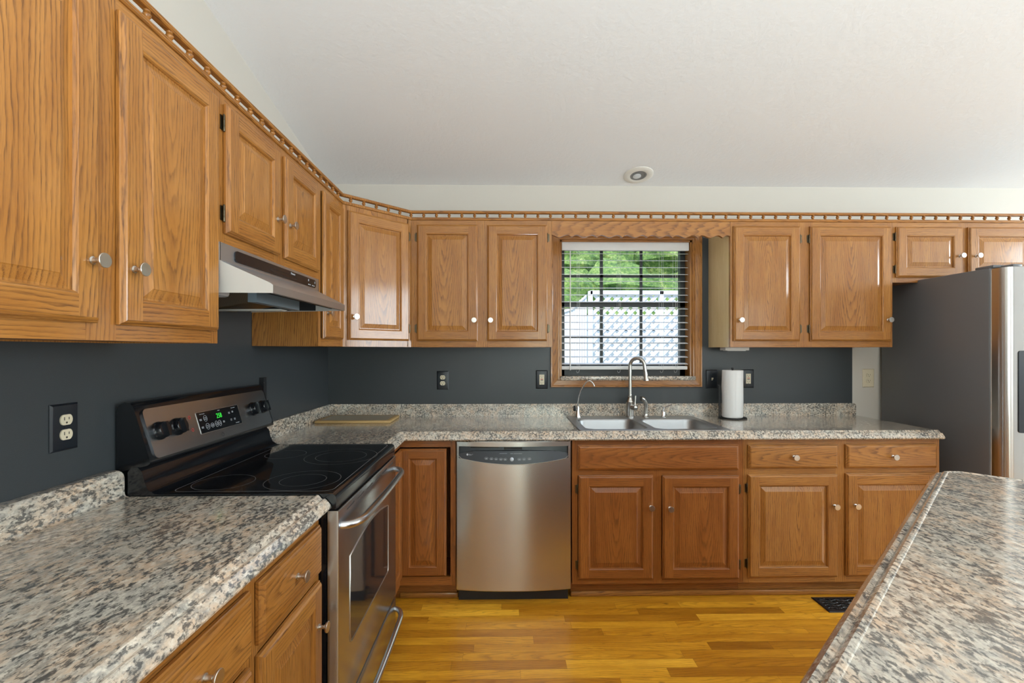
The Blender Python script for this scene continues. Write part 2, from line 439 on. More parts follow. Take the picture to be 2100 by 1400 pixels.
# ------------------------------------------------------------------ sink window
win = bpy.data.objects.new('window_1', None); COL.objects.link(win); win.location = (1.985, 0, 1.15); struct(win)
win['label'] = 'double hung window with dark sashes and oak casing over the sink'
def wp(mb, name, smooth=30):
    for i, p in enumerate(mb.v): mb.v[i] = (p[0] - 1.985, p[1], p[2] - 1.15)
    return mb.build(name, win, smooth)
mb = MB()                                                   # oak casing with stepped profile
prof = [(0.0, 0.0), (0.0, -.008), (.004, -.012), (.014, -.012), (.018, -.016), (.048, -.018), (.054, -.022), (.062, -.022), (.064, -.018), (.064, 0)]
def casing(mb, x0, x1, z0, z1):
    ring = [[(x0 - o, y, z0 - o), (x1 + o, y, z0 - o), (x1 + o, y, z1 + o), (x0 - o, y, z1 + o)] for o, y in prof]
    for k in range(len(prof) - 1):
        for e in range(4):
            f = (e + 1) % 4; gr = 'xzy' if e % 2 == 0 else 'zxy'
            b = mb.brd(gr, ring[0][e], off=(.1 * e, .06, 0), seed=.2 + .13 * e)
            mb.add([ring[k][e], ring[k][f], ring[k + 1][f], ring[k + 1][e]], [(0, 1, 2, 3)], OAK, b)
casing(mb, WX0, WX1, WZ0 + .02, WZ1)
wp(mb, 'casing')
mb = MB()
mb.box((WX0 - .001, -.001, WZ0), (WX0 + .012, .10, WZ1), OAK, grain='zyx'); mb.box((WX1 - .012, -.001, WZ0), (WX1 + .001, .10, WZ1), OAK, grain='zyx')
mb.box((WX0, -.001, WZ1 - .012), (WX1, .10, WZ1 + .001), OAK, grain='xyz')
wp(mb, 'jamb', 0)
mb = MB(); mb.bbox((WX0 + .001, -.028, WZ0 + .003), (WX1 + .018, .10, WZ0 + .030), .004, GRAN); wp(mb, 'sill')
mb = MB()                                                   # dark sashes
SX0, SX1, SZ0, SZ1 = 1.555, 2.420, 1.18, 2.08
for (a, b_, c, d) in ((SX0, 1.584, SZ0, SZ1), (2.386, SX1, SZ0, SZ1), (SX0, SX1, SZ0, 1.258), (SX0, SX1, 2.045, SZ1), (SX0, SX1, 1.652, 1.690)):
    mb.box((a, .085, c), (b_, .125, d), SASH)
for (a, b_, c, d) in ((1.833, 1.854, 1.258, 2.045), (2.111, 2.129, 1.258, 2.045), (1.584, 2.386, 1.857, 1.874), (1.584, 2.386, 1.437, 1.454)):
    mb.box((a, .098, c), (b_, .112, d), SASH)
mb.box((1.96, .075, 1.668), (2.01, .085, 1.688), SASH)
wp(mb, 'sash', 0)
mb = MB(); mb.box((1.584, .104, 1.258), (2.386, .106, 2.045), GLASS); wp(mb, 'glass', 0)

# blind hanging in the window
bl = thing('window_blind', 'white venetian blind with open slats hanging in the kitchen window', 'blind', (1.99, .04, 2.08))
def blp(mb, name, smooth=30):
    for i, p in enumerate(mb.v): mb.v[i] = (p[0] - 1.99, p[1] - .04, p[2] - 2.08)
    return mb.build(name, bl, smooth)
BX0, BX1 = 1.557, 2.418
mb = MB(); mb.bbox((BX0, .008, 2.025), (BX1, .024, 2.090), .003, BLINDW); mb.box((BX0 + .01, .024, 2.04), (BX1 - .01, .07, 2.085), BLINDW); blp(mb, 'headrail')
mb = MB(); th = R(10.5)
for k in range(17):
    z = 2.010 - .0467 * k
    pts = []
    for j in range(7):
        u = -0.024 + .048 * j / 6; cv = .0018 * (1 - (u / .024) ** 2)
        pts.append((.044 + u * math.cos(th) - cv * math.sin(th), z + u * math.sin(th) + cv * math.cos(th)))
    pts += [(p[0], p[1] - .0016) for p in reversed(pts)]
    mb.prism(pts, 'x', BX0 + .002, BX1 - .002, BLINDW)
blp(mb, 'slats')
mb = MB(); mb.bbox((BX0, .018, 1.222), (BX1 - .006, .070, 1.246), .004, BLINDW); blp(mb, 'bottom_rail')
mb = MB(); mb.lathe([(.0035, 0), (.0035, .72), (.0045, .73), (.0045, .80)], (1.613, .004, 2.02), (0, 0, -1), BLINDW, 8); blp(mb, 'tilt_wand')
for x in (1.668, 1.945, 2.235, 2.33):
    mb = MB()
    for y in (.018, .069): mb.tube([(x, y, 2.03), (x, y, 1.235)], .0007, BLINDW, 5)
    mb.tube([(x + .01, .016, 2.03), (x + .01, .014, 1.225), (x + .004, .014, 1.205), (x - .006, .014, 1.20), (x - .012, .014, 1.215)], .0007, BLINDW, 5)
    blp(mb, 'ladder_cord')

# ------------------------------------------------------------------ outside the window
mb = MB(); mb.box((-12, .3, -.35), (25, 60, -.3), GROUND); g = mb.build('ground', smooth=0); struct(g)
mb = MB()
nx, ny = 40, 24; pts = []
for j in range(ny):
    for i in range(nx):
        x = -22 + 55 * i / (nx - 1); yy = 13 + 40 * j / (ny - 1)
        pts.append((x, yy, -.4 + 15 * (1 - math.exp(-(yy - 13) / 16)) + .8 * math.sin(x * .4 + yy * .2)))
mb.add(pts, [(j*nx+i, j*nx+i+1, (j+1)*nx+i+1, (j+1)*nx+i) for j in range(ny-1) for i in range(nx-1)], GROUND)
struct(mb.build('hillside', smooth=80))
def blob(mb, c, r, mat, seed):
    rnd = random.Random(seed); rings, seg = 9, 14; pts = []
    for i in range(rings + 1):
        t = PI * i / rings
        for j in range(seg):
            a = 2 * PI * j / seg; k = r * (1 + rnd.uniform(-.16, .16))
            pts.append((c[0] + k * math.sin(t) * math.cos(a), c[1] + k * math.sin(t) * math.sin(a), c[2] + k * .8 * math.cos(t)))
    mb.add(pts, [(i*seg+j, (i+1)*seg+j, (i+1)*seg+(j+1) % seg, i*seg+(j+1) % seg) for i in range(rings) for j in range(seg)], mat)
mb = MB(); rnd = random.Random(3)
for k in range(420):
    x = rnd.uniform(-10, 26); yy = rnd.uniform(12, 48)
    z = -.4 + 15 * (1 - math.exp(-max(yy - 13, 0) / 16))
    blob(mb, (x, yy, z + rnd.uniform(.4, 1.8)), rnd.uniform(.9, 1.9), LEAF, k)
o = mb.build('woodland', smooth=0); tag(o, 'dense green leafy woods covering the hillside outside the window', 'woods', kind='stuff')
# white lattice screen
lt = thing('lattice_screen', 'white diamond lattice privacy screen outside the window', 'lattice', (3.0, 2.5, -.3))
def ltp(mb, name):
    for i, p in enumerate(mb.v): mb.v[i] = (p[0] - 3.0, p[1] - 2.5, p[2] + .3)
    return mb.build(name, lt, 0)
mb = MB(); LX0, LX1, LZ0, LZ1 = 2.24, 4.4, .25, 2.04
for sgn, yy in ((1, 2.50), (-1, 2.512)):
    c = -3.0
    while c < 6.0:
        # strip z = LZ0 + sgn*(x-c)
        q = []
        for x in (LX0, LX1):
            q.append((x, LZ0 + (x - LX0 - c) if sgn > 0 else LZ0 + (LX1 - x - c)))
        (xa, za), (xb, zb) = q
        def clip(x, z, x2, z2):
            out = []
            for lim in (LZ0, LZ1):
                pass
            return out
        pts = []
        for zz in (LZ0, LZ1):
            t = (zz - za) / (zb - za); xx = xa + (xb - xa) * t
            pts.append((min(max(xx, LX0), LX1), None))
        p0 = min(p[0] for p in pts); p1 = max(p[0] for p in pts)
        if p1 - p0 > .03:
            f = lambda x: za + (x - xa) * (zb - za) / (xb - xa)
            w = .027
            P = [(p0, f(p0) - w), (p1, f(p1) - w), (p1, f(p1) + w), (p0, f(p0) + w)]
            mb.prism(P, 'y', yy, yy + .010, WHITEOUT)
        c += .112
ltp(mb, 'lattice')
mb = MB()
mb.box((LX0 - .03, 2.47, LZ1 - .01), (LX1, 2.54, LZ1 + .035), WHITEOUT); mb.box((LX0 - .03, 2.47, LZ0 - .06), (LX1, 2.54, LZ0), WHITEOUT)
for x in (LX0 - .05, 3.05, LX1): mb.box((x, 2.47, -.3), (x + .045, 2.54, LZ1 + .03), WHITEOUT)
ltp(mb, 'frame')
# white board fence with a slanting top beside the lattice
mb = MB(); x = .9; 
while x < 2.19:
    zt = 1.90 if x < 2.02 else 1.90 + (x - 2.02) * .9
    zt = 1.52 + (x - .9) * .33 if x < 2.02 else zt
    mb.box((x, 2.66, -.3), (x + .027, 2.69, zt + random.uniform(-.006, .006)), WHITEOUT); x += .031
mb.box((.9, 2.69, .2), (2.2, 2.72, .3), WHITEOUT); mb.box((.9, 2.69, 1.2), (2.2, 2.72, 1.3), WHITEOUT)
mb.prism([(.9, 1.50), (2.02, 1.86), (2.19, 2.02), (2.19, 2.045), (2.01, 1.885), (.9, 1.525)], 'y', 2.64, 2.67, WHITEOUT)
o = mb.build('board_fence', smooth=0, ); tag(o, 'white narrow board fence with a slanting top left of the lattice', 'fence')
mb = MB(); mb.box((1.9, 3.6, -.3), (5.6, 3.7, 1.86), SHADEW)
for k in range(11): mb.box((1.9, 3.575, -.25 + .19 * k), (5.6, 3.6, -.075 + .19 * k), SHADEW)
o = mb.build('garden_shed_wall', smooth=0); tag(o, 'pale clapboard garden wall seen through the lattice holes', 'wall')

# ------------------------------------------------------------------ cabinet joinery
def rect_ring(mb, x0, x1, z0, z1, rings, mat, bs):
    """rings: list of (inset, y); bs: boards (bottom,right,top,left)"""
    for k in range(len(rings) - 1):
        (i0, y0), (i1, y1) = rings[k], rings[k + 1]
        A = [(x0 + i0, y0, z0 + i0), (x1 - i0, y0, z0 + i0), (x1 - i0, y0, z1 - i0), (x0 + i0, y0, z1 - i0)]
        B = [(x0 + i1, y1, z0 + i1), (x1 - i1, y1, z0 + i1), (x1 - i1, y1, z1 - i1), (x0 + i1, y1, z1 - i1)]
        for e in range(4):
            f = (e + 1) % 4
            mb.add([A[e], A[f], B[f], B[e]], [(0, 1, 2, 3)], mat, bs[e])
def door_mesh(w, h, st=.055):
    mb = MB(); T = .019
    cx, cz = w / 2, h / 2
    L = mb.brd('zxy', (0, 0, cz)); Rr = mb.brd('zxy', (w, 0, cz)); Tp = mb.brd('xzy', (cx, 0, h)); Bt = mb.brd('xzy', (cx, 0, 0))
    P = mb.brd('zxy', (cx, 0, cz), off=(0, random.uniform(-.04, .04), random.uniform(-.03, .03)))
    bs = (Bt, Rr, Tp, L)
    rect_ring(mb, 0, w, 0, h, [(.0015, 0), (0, -.002), (0, -.009), (.002, -.0105), (.0035, -.011), (.005, -.0145), (.0085, -.0178), (.011, -.019)], OAK, bs)
    y = -T; a = .011
    for (xa, xb, za, zb, b) in ((a, st, a, h - a, L), (w - st, w - a, a, h - a, Rr), (st, w - st, h - st, h - a, Tp), (st, w - st, a, st, Bt)):
        mb.add([(xa, y, za), (xb, y, za), (xb, y, zb), (xa, y, zb)], [(0, 1, 2, 3)], OAK, b)
    rect_ring(mb, 0, w, 0, h, [(st, -T), (st + .002, -.0175), (st + .004, -.017), (st + .007, -.0125)], OAK, bs)
    pb = (P, P, P, P)
    rect_ring(mb, 0, w, 0, h, [(st + .007, -.0125), (st + .0075, -.009), (st + .012, -.009), (st + .034, -.0152), (st + .036, -.0165)], OAK, pb)
    i = st + .036
    mb.add([(i, -.0165, i), (w - i, -.0165, i), (w - i, -.0165, h - i), (i, -.0165, h - i)], [(0, 1, 2, 3)], OAK, P)
    mb.add([(.0015, 0, .0015), (w - .0015, 0, .0015), (w - .0015, 0, h - .0015), (.0015, 0, h - .0015)], [(3, 2, 1, 0)], OAK, P)
    return mb
def slab_mesh(w, h):
    mb = MB(); P = mb.brd('xzy', (w / 2, 0, h / 2), off=(random.uniform(-.2, .2), random.uniform(-.03, .03), random.uniform(-.02, .02))); bs = (P,) * 4
    rect_ring(mb, 0, w, 0, h, [(.0015, 0), (0, -.002), (0, -.009), (.002, -.0105), (.0035, -.011), (.006, -.0150), (.010, -.0178), (.013, -.019)], OAK, bs)
    i = .013; mb.add([(i, -.019, i), (w - i, -.019, i), (w - i, -.019, h - i), (i, -.019, h - i)], [(0, 1, 2, 3)], OAK, P)
    mb.add([(.0015, 0, .0015), (w - .0015, 0, .0015), (w - .0015, 0, h - .0015), (.0015, 0, h - .0015)], [(3, 2, 1, 0)], OAK, P)
    return mb
KP = [(.0085, 0), (.0085, .002), (.0058, .0035), (.0050, .008), (.0052, .014), (.0075, .0185), (.0135, .0215), (.0152, .0235), (.0155, .0265), (.0148, .0275), (.0, .0278)]
def knob(parent, x, z):
    mb = MB(); mb.lathe(KP, (0, 0, 0), (0, -1, 0), SATIN, 24)
    mb.build('knob', parent, 40, loc=(x, -.019, z))
def hinge(parent, x, z, side):
    mb = MB()
    mb.lathe([(.0, 0), (.0028, .002), (.0036, .004), (.0036, .018), (.0030, .0185), (.0036, .019), (.0036, .037), (.0030, .0375), (.0036, .038), (.0036, .052), (.0028, .054), (.0, .056)], (0, -.006, -.028), (0, 0, 1), BRASS, 10)
    mb.box((min(0, side * .011), -.0016, -.022), (max(0, side * .011), 0, .022), BRASS)
    mb.build('hinge', parent, 40, loc=(x, 0, z))
def door(cab, depth, x0, x1, z0, z1, kx=None, kz=None, hside=None, name='door', dz=(.075, -.075)):
    m = door_mesh(x1 - x0, z1 - z0).build(name, cab, 20, loc=(x0, -depth - .0005, z0))
    if kx is not None: knob(m, kx - x0, kz - z0)
    if hside is not None:
        hx = -.004 if hside < 0 else (x1 - x0) + .004
        hinge(m, hx, dz[0], hside); hinge(m, hx, z1 - z0 + dz[1], hside)
    return m
def drawer(cab, depth, x0, x1, z0, z1, kn=True, name='drawer'):
    m = slab_mesh(x1 - x0, z1 - z0).build(name, cab, 20, loc=(x0, -depth - .0005, z0))
    if kn: knob(m, (x1 - x0) / 2, (z1 - z0) / 2)
    return m
def carcass(cab, w, depth, z0, z1, stiles, rails, side_mat=(OAK, OAK), toe=0, name='carcass', top=True):
    """stiles: list of (x0,x1); rails: list of (z0,z1) ; local coords"""
    mb = MB(); ff = .019
    mb.box((0, -depth + ff, z0), (.012, -.001, z1), side_mat[0], grain='zyx')
    mb.box((w - .012, -depth + ff, z0), (w, -.001, z1), side_mat[1], grain='zyx')
    mb.box((.012, -depth + ff, z0 + .004), (w - .012, -.001, z0 + .016), OAK, grain='xyz')
    if top: mb.box((.012, -depth + ff, z1 - .012), (w - .012, -.001, z1), OAK, grain='xyz')
    mb.box((.012, -.010, z0), (w - .012, -.001, z1), OAK, grain='zxy')
    for a, b_ in stiles: mb.box((a, -depth, z0), (b_, -depth + ff, z1), OAK, grain='zxy')
    for k, (a, b_) in enumerate(rails):
        st = sorted(stiles)
        for s0, s1 in zip(st[:-1], st[1:]): 
            if len(rails) and s1[0] - s0[1] > .001: mb.box((s0[1], -depth + .0002, a), (s1[0], -depth + ff, b_), OAK, grain='xzy')
    if toe:
        mb.box((0, -depth + .055, 0), (w, -depth + .068, z0), OAK, grain='xzy')
    return mb.build(name, cab, 20)

UZ0, UZ1, UD = 1.372, 2.134, .305
GU = 'oak wall cabinets'; GB = 'oak base cabinets'
def side_rot(y): return dict(loc=(0.0005, y, 0), rz=PI / 2)
# left wall, big two door cabinet nearest the camera
c = thing('wall_cabinet', 'large two-door oak wall cabinet at the picture edge, left of the range hood', 'cabinet', group=GU, **side_rot(-2.512))
w = 2.512 - 1.700
carcass(c, w, UD, UZ0, UZ1, [(0, .038), (.370, .445), (w - .030, w)], [(UZ0, UZ0 + .04), (UZ1 - .03, UZ1)])
X = lambda y: y + 2.512
door(c, UD, X(-2.474), X(-2.124), 1.408, 2.106, X(-2.149), 1.535)
door(c, UD, X(-2.070), X(-1.716), 1.408, 2.106, X(-2.041), 1.535, 1)
# over the hood
c = thing('wall_cabinet', 'short two-door oak wall cabinet directly above the range hood', 'cabinet', group=GU, **side_rot(-1.700))
w = .760
carcass(c, w, UD, 1.680, UZ1, [(0, .035), (.345, .43), (w - .03, w)], [(1.680, 1.735), (UZ1 - .03, UZ1)])
X = lambda y: y + 1.700
door(c, UD, X(-1.674), X(-1.333), 1.710, 2.106, X(-1.387 + .022), 1.840, -1, dz=(.06, -.06))
door(c, UD, X(-1.290), X(-.958), 1.710, 2.106, X(-1.275 + .01), 1.843, 1, dz=(.06, -.06))
# narrow
c = thing('wall_cabinet', 'narrow one-door oak wall cabinet between hood cabinet and corner', 'cabinet', group=GU, **side_rot(-.940))
w = .329
carcass(c, w, UD, UZ0, UZ1, [(0, .03), (w - .03, w)], [(UZ0, UZ0 + .038), (UZ1 - .03, UZ1)])
X = lambda y: y + .940
door(c, UD, X(-.902), X(-.640), 1.408, 2.106, X(-.902) + .028, 1.530)
# diagonal corner cabinet: five sided body
c = thing('wall_cabinet', 'diagonal corner oak wall cabinet with a single square door', 'cabinet', (.305, -.61, 0), PI / 4, GU)
mb = MB(); q = Matrix.Rotation(-PI / 4, 3, 'Z')
def loc(x, y): v = q @ Vector((x - .305, y + .61, 0)); return (v.x, v.y)
poly = [loc(.316, -.599), loc(.599, -.316), loc(.609, -.002), loc(.002, -.002), loc(.002, -.609)]
mb.prism(poly, 'z', UZ0 + .001, UZ1, OAK, mb.brd('zxy', (0, 0, 1.7)))
DW_ = .4313
for a, b_ in ((0, .028), (DW_ - .028, DW_)): mb.box((a, 0, UZ0), (b_, .015, UZ1), OAK, grain='zxy')
for a, b_ in ((UZ0, UZ0 + .038), (UZ1 - .03, UZ1)): mb.box((.028, .0002, a), (DW_ - .028, .015, b_), OAK, grain='xzy')
mb.build('carcass', c, 20)
door(c, 0, .028, DW_ - .022, 1.408, 2.106, .028 + .030, 1.534, 1)
# back wall, left of window
c = thing('wall_cabinet', 'two-door oak wall cabinet left of the window', 'cabinet', (.611, -.0005, 0), 0, GU)
w = 1.456 - .611
carcass(c, w, UD, UZ0, UZ1, [(0, .035), (.388, .468), (w - .03, w)], [(UZ0, UZ0 + .04), (UZ1 - .03, UZ1)])
X = lambda x: x - .611
door(c, UD, X(.646), X(1.010), 1.408, 2.106, X(.990), 1.532, -1)
door(c, UD, X(1.067), X(1.428), 1.408, 2.106, X(1.088), 1.532, 1)
# right of window
c = thing('wall_cabinet', 'two-door oak wall cabinet right of the window, above the paper towels', 'cabinet', (2.545, -.0005, 0), 0, GU)
w = 1.000
carcass(c, w, UD, UZ0, UZ1, [(0, .028), (.40, .505), (w - .028, w)], [(UZ0, UZ0 + .04), (UZ1 - .03, UZ1)], side_mat=(OAKN, OAK))
X = lambda x: x - 2.545
door(c, UD, X(2.560), X(2.968), 1.408, 2.106, X(2.595), 1.535, 1)
door(c, UD, X(3.030), X(3.530), 1.408, 2.106, X(3.503), 1.537, -1)
# over fridge
c = thing('wall_cabinet', 'short two-door oak wall cabinet above the refrigerator', 'cabinet', (3.5455, -.0005, 0), 0, GU)
w = .915
carcass(c, w, UD, 1.767, UZ1, [(0, .03), (.41, .475), (w - .03, w)], [(1.767, 1.805), (UZ1 - .03, UZ1)])
X = lambda x: x - 3.5455
door(c, UD, X(3.562), X(3.972), 1.797, 2.106, X(3.946), 1.927, -1, dz=(.05, -.06))
door(c, UD, X(4.008), X(4.43), 1.797, 2.106, X(4.049), 1.927, 1, dz=(.05, -.06))
# valance with scalloped lower edge
mb = MB(); pts = []; n = 176; x0, x1 = 1.457, 2.544
for i in range(n + 1):
    x = x0 + (x1 - x0) * i / n; u = ((x - 1.578) / .1535) % 1.0; s_ = 2 * abs(u - .5)
    pts.append((x, 2.036 + .015 * math.sin(PI * s_ ** 1.5)))
poly = pts + [(x1, UZ1), (x0, UZ1)]
# quad strip version
b = mb.brd('xzy', (2.0, 0, 2.09), off=(0, .02, .01))
V = []; F = []
for (x, z) in pts:
    V += [(x, -.305, z), (x, -.305, UZ1), (x, -.286, z), (x, -.286, UZ1)]
for i in range(n):
    a, c2 = 4 * i, 4 * (i + 1)
    F += [(a, c2, c2 + 1, a + 1), (a + 2, a + 3, c2 + 3, c2 + 2), (a, a + 2, c2 + 2, c2), (a + 1, c2 + 1, c2 + 3, a + 3)]
F += [(0, 1, 3, 2), (4 * n, 4 * n + 2, 4 * n + 3, 4 * n + 1)]
mb.add(V, F, OAK, b)
o = mb.build('valance', smooth=20); tag(o, 'oak valance board with scalloped lower edge above the window', 'valance')
# under cabinet light
mb = MB(); mb.bbox((2.59, -.15, 1.357), (2.745, -.07, 1.3765), .003, WHITEPL)
tl = thing('undercabinet_light', 'slim white light bar under the cabinet right of the window', 'light', (2.667, -.11, 1.372))
for i, p in enumerate(mb.v): mb.v[i] = (p[0] - 2.667, p[1] + .11, p[2] - 1.3768)
mb.build('housing', tl); mb = MB(); mb.box((-.06, -.03, -.023), (.06, .03, -.0195), plain('frosted_lens', (.85, .85, .82), .3)); mb.build('lens', tl)

# gallery rail with turned spindles along the cabinet tops
gr = thing('gallery_rail', 'oak gallery rail with turned spindles running along the cabinet tops', 'rail', (.3, -.6, 2.134))
path = [(.300, -2.56), (.300, -.608), (.608, -.300), (4.46, -.300)]
def offset_path(d):
    out = []; n = len(path)
    for i in range(n):
        p = Vector(path[i])
        if i == 0: t = (Vector(path[1]) - p).normalized(); nn = Vector((t.y, -t.x)); out.append(p + nn * d); continue
        if i == n - 1: t = (p - Vector(path[-2])).normalized(); nn = Vector((t.y, -t.x)); out.append(p + nn * d); continue
        t1 = (p - Vector(path[i - 1])).normalized(); t2 = (Vector(path[i + 1]) - p).normalized()
        n1 = Vector((t1.y, -t1.x)); n2 = Vector((t2.y, -t2.x)); m = (n1 + n2).normalized(); out.append(p + m * d / m.dot(n1))
    return out
def strip(name, z0, z1, half):
    mb = MB(); r = .0035
    prof = [(-half, z0 + r), (-half + r, z0), (half - r, z0), (half, z0 + r), (half, (z0+z1)/2 - .001), (half - .0015, (z0+z1)/2), (half, (z0+z1)/2 + .001), (half, z1 - r), (half - r, z1), (-half + r, z1), (-half, z1 - r)]
    rows = [[(p.x - .3, p.y + .6, z - 2.134) for p in offset_path(d)] for d, z in prof]
    for i in range(len(path) - 1):
        b = mb.brd('yxz' if i == 0 else 'xyz', (0, 0, 0), off=(0, .05, .0))
        V = []
        for rrow in rows: V += [rrow[i], rrow[i + 1]]
        k = len(rows); mb.add(V, [(2 * j, 2 * j + 1, 2 * ((j + 1) % k) + 1, 2 * ((j + 1) % k)) for j in range(k)], OAK, b)
    mb.build(name, gr, 40)
strip('bottom_rail', 2.1345, 2.1510, .0125)
strip('top_rail', 2.1765, 2.1920, .0125)
sprof = [(.0070, 0), (.0070, .003), (.0048, .005), (.0068, .0075), (.0098, .0120), (.0102, .0145), (.0085, .0170), (.0056, .0185), (.0080, .0198), (.0078, .0212), (.0056, .0222), (.0078, .0235), (.0078, .0256)]
sm = MB(); sm.lathe(sprof, (0, 0, 0), (0, 0, 1), OAK, 12, sm.brd('zxy', (0, 0, 0)))
sp0 = sm.build('spindle', gr, 60)
spots = [(.300, -1.740 + .0767 * k) for k in range(-10, 15)] + [(.608 - .0545 * k, -.300 - .0545 * k) for k in range(0, 6)] + [(.608 + .0765 * k, -.300) for k in range(1, 51)]
for i, (x, y) in enumerate(spots):
    s_ = sp0 if i == 0 else sp0.copy()
    if i: COL.objects.link(s_); s_.parent = gr
    s_.location = (x - .3, y + .6, .0168); s_.rotation_euler = (0, 0, i * 1.3)

# ------------------------------------------------------------------ base cabinets
BD, BZ0, BZ1 = .610, .092, .871
# left wall base unit
c = thing('base_cabinet', 'two-door oak base cabinet with drawers left of the range', 'cabinet', group=GB, **side_rot(-2.475))
w = 2.475 - 1.707
carcass(c, w, BD, BZ0, BZ1, [(0, .03), (.36, .42), (w - .022, w)], [(BZ0, .13), (.668, .70), (.83, BZ1)], toe=1)
X = lambda y: y + 2.475
drawer(c, BD, X(-2.068), X(-1.722), .692, .833); drawer(c, BD, X(-2.440), X(-2.104), .692, .833)
door(c, BD, X(-2.068), X(-1.722), .125, .668, X(-1.755), .548, -1, dz=(.07, -.10))
door(c, BD, X(-2.440), X(-2.104), .125, .668, X(-2.41), .548, 1)
# corner base
c = corner_unit = thing('base_cabinet', 'corner oak base cabinet with a narrow door between range and dishwasher', 'cabinet', (.001, -.0005, 0), 0, GB)
mb = MB()
mb.box((.0, -.595, BZ0), (.57, -.001, BZ1), OAK, grain='zxy'); mb.box((.0, -.936, BZ0), (.57, -.595, BZ1), OAK, grain='zyx')
mb.box((.57, -.28, BZ0), (.908, -.001, BZ1), OAK, grain='zxy')
mb.box((.880, -.61, BZ0), (.908, -.28, BZ1), OAK, grain='zyx'); 
mb.box((.57, -.61, .833), (.880, -.591, BZ1), OAK, grain='xzy'); mb.box((.57, -.61, BZ0), (.880, -.591, .138), OAK, grain='xzy')
mb.box((.591, -.936, BZ0), (.61, -.61, .138), OAK, grain='yzx'); mb.box((.591, -.936, .833), (.61, -.61, BZ1), OAK, grain='yzx')
mb.box((.591, -.936, BZ0), (.612, -.905, BZ1), OAK, grain='zyx')
mb.box((.50, -.60, BZ0), (.866, -.30, BZ0 + .012), OAK, grain='xyz')
mb.box((.0, -.555, 0), (.908, -.542, BZ0), OAK, grain='xzy')
mb.build('carcass', c, 20)
o = door_mesh(.250, .682, .05).build('door', c, 20, loc=(.609, -.607, .144))
o = door_mesh(.262, .682, .05).build('door', c, 20, loc=(.6095, -.897, .144), rot=(0, 0, PI / 2))
# sink base
c = thing('base_cabinet', 'wide oak sink base cabinet with false drawer front beside the dishwasher', 'cabinet', (1.535, -.0005, 0), 0, GB)
w = .930
mb_off = 1.535
carcass(c, w, BD, BZ0, BZ1, [(0, .03), (.440, .485), (w - .03, w)], [(BZ0, .13), (.675, .715), (.838, BZ1)], toe=1, top=False)
# the open top leaves room for the sink bowls
X = lambda x: x - 1.535
drawer(c, BD, X(1.564), X(2.436), .708, .843, kn=False, name='false_front')
door(c, BD, X(1.568), X(1.972), .121, .680, X(1.955), .512, -1)
door(c, BD, X(2.022), X(2.438), .119, .676, X(2.058), .505, 1)
for o_ in bpy.data.objects:                                 # the sink and corner units get the darker, redder oak
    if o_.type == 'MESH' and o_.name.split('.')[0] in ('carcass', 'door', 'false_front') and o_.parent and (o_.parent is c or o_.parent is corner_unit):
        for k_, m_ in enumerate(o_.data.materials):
            if m_ is OAK: o_.data.materials[k_] = OAKRED
# two drawer base on the right
c = thing('base_cabinet', 'oak base cabinet with two drawers and two doors beside the refrigerator', 'cabinet', (2.466, -.0005, 0), 0, GB)
w = 1.081
carcass(c, w, BD, BZ0, BZ1, [(0, .03), (.505, .565), (w - .025, w)], [(BZ0, .13), (.675, .72), (.838, BZ1)], toe=1)
X = lambda x: x - 2.466
drawer(c, BD, X(2.488), X(2.977), .713, .841); drawer(c, BD, X(3.023), X(3.524), .713, .841)
door(c, BD, X(2.488), X(2.977), .124, .680, X(2.952), .512, -1)
door(c, BD, X(3.023), X(3.524), .128, .684, X(3.066), .514, 1)
# shoe moulding
def shoe(name, lo, hi, gr):
    mb = MB(); mb.bbox(lo, hi, .007, OAK, grain=gr); return struct(mb.build(name))
shoe('trim_1', (.60, -.570, .0), (.917, -.5558, .030), 'xzy')
shoe('trim_2', (1.533, -.570, .0), (3.545, -.5558, .030), 'xzy')

# ------------------------------------------------------------------ countertops
CP = [(0, .9140), (.003, .9158), (.007, .9168), (.011, .9162), (.015, .9125), (.021, .9055), (.0235, .9038), (.0265, .9040), (.0300, .9052), (.0335, .9040), (.038, .8985), (.044, .8915), (.0480, .8865), (.0500, .8810), (.0490, .8765), (.0455, .8730), (.038, .8715), (.020, .8715)]
def edge_sweep(mb, path, side=1, closed=False):
    P = [Vector(p) for p in path]; n = len(P)
    def off(i, d):
        p = P[i]
        if not closed and i == 0: t = (P[1] - p).normalized(); nn = Vector((t.y, -t.x)) * side; return p + nn * d
        if not closed and i == n - 1: t = (p - P[-2]).normalized(); nn = Vector((t.y, -t.x)) * side; return p + nn * d
        t1 = (p - P[i - 1]).normalized(); t2 = (P[(i + 1) % n] - p).normalized()
        n1 = Vector((t1.y, -t1.x)) * side; n2 = Vector((t2.y, -t2.x)) * side; m = (n1 + n2).normalized(); return p + m * d / m.dot(n1)
    V = []
    for i in range(n):
        for d, z in CP: q_ = off(i, d); V.append((q_.x, q_.y, z))
    k = len(CP); F = []
    for i in range(n if closed else n - 1):
        j2 = (i + 1) % n
        for j in range(k - 1): F.append((i * k + j, j2 * k + j, j2 * k + j + 1, i * k + j + 1))
    if not closed:
        F.append(tuple(range(k))); F.append(tuple(reversed(range((n - 1) * k, n * k))))
    mb.add(V, F, GRAN)
def gran_flat(mb, quads, z=.914):
    for (x0, y0, x1, y1) in quads: mb.add([(x0, y0, z), (x1, y0, z), (x1, y1, z), (x0, y1, z)], [(0, 1, 2, 3)], GRAN)
def splash(parent, poly_xy_lo, off, name='backsplash'): pass
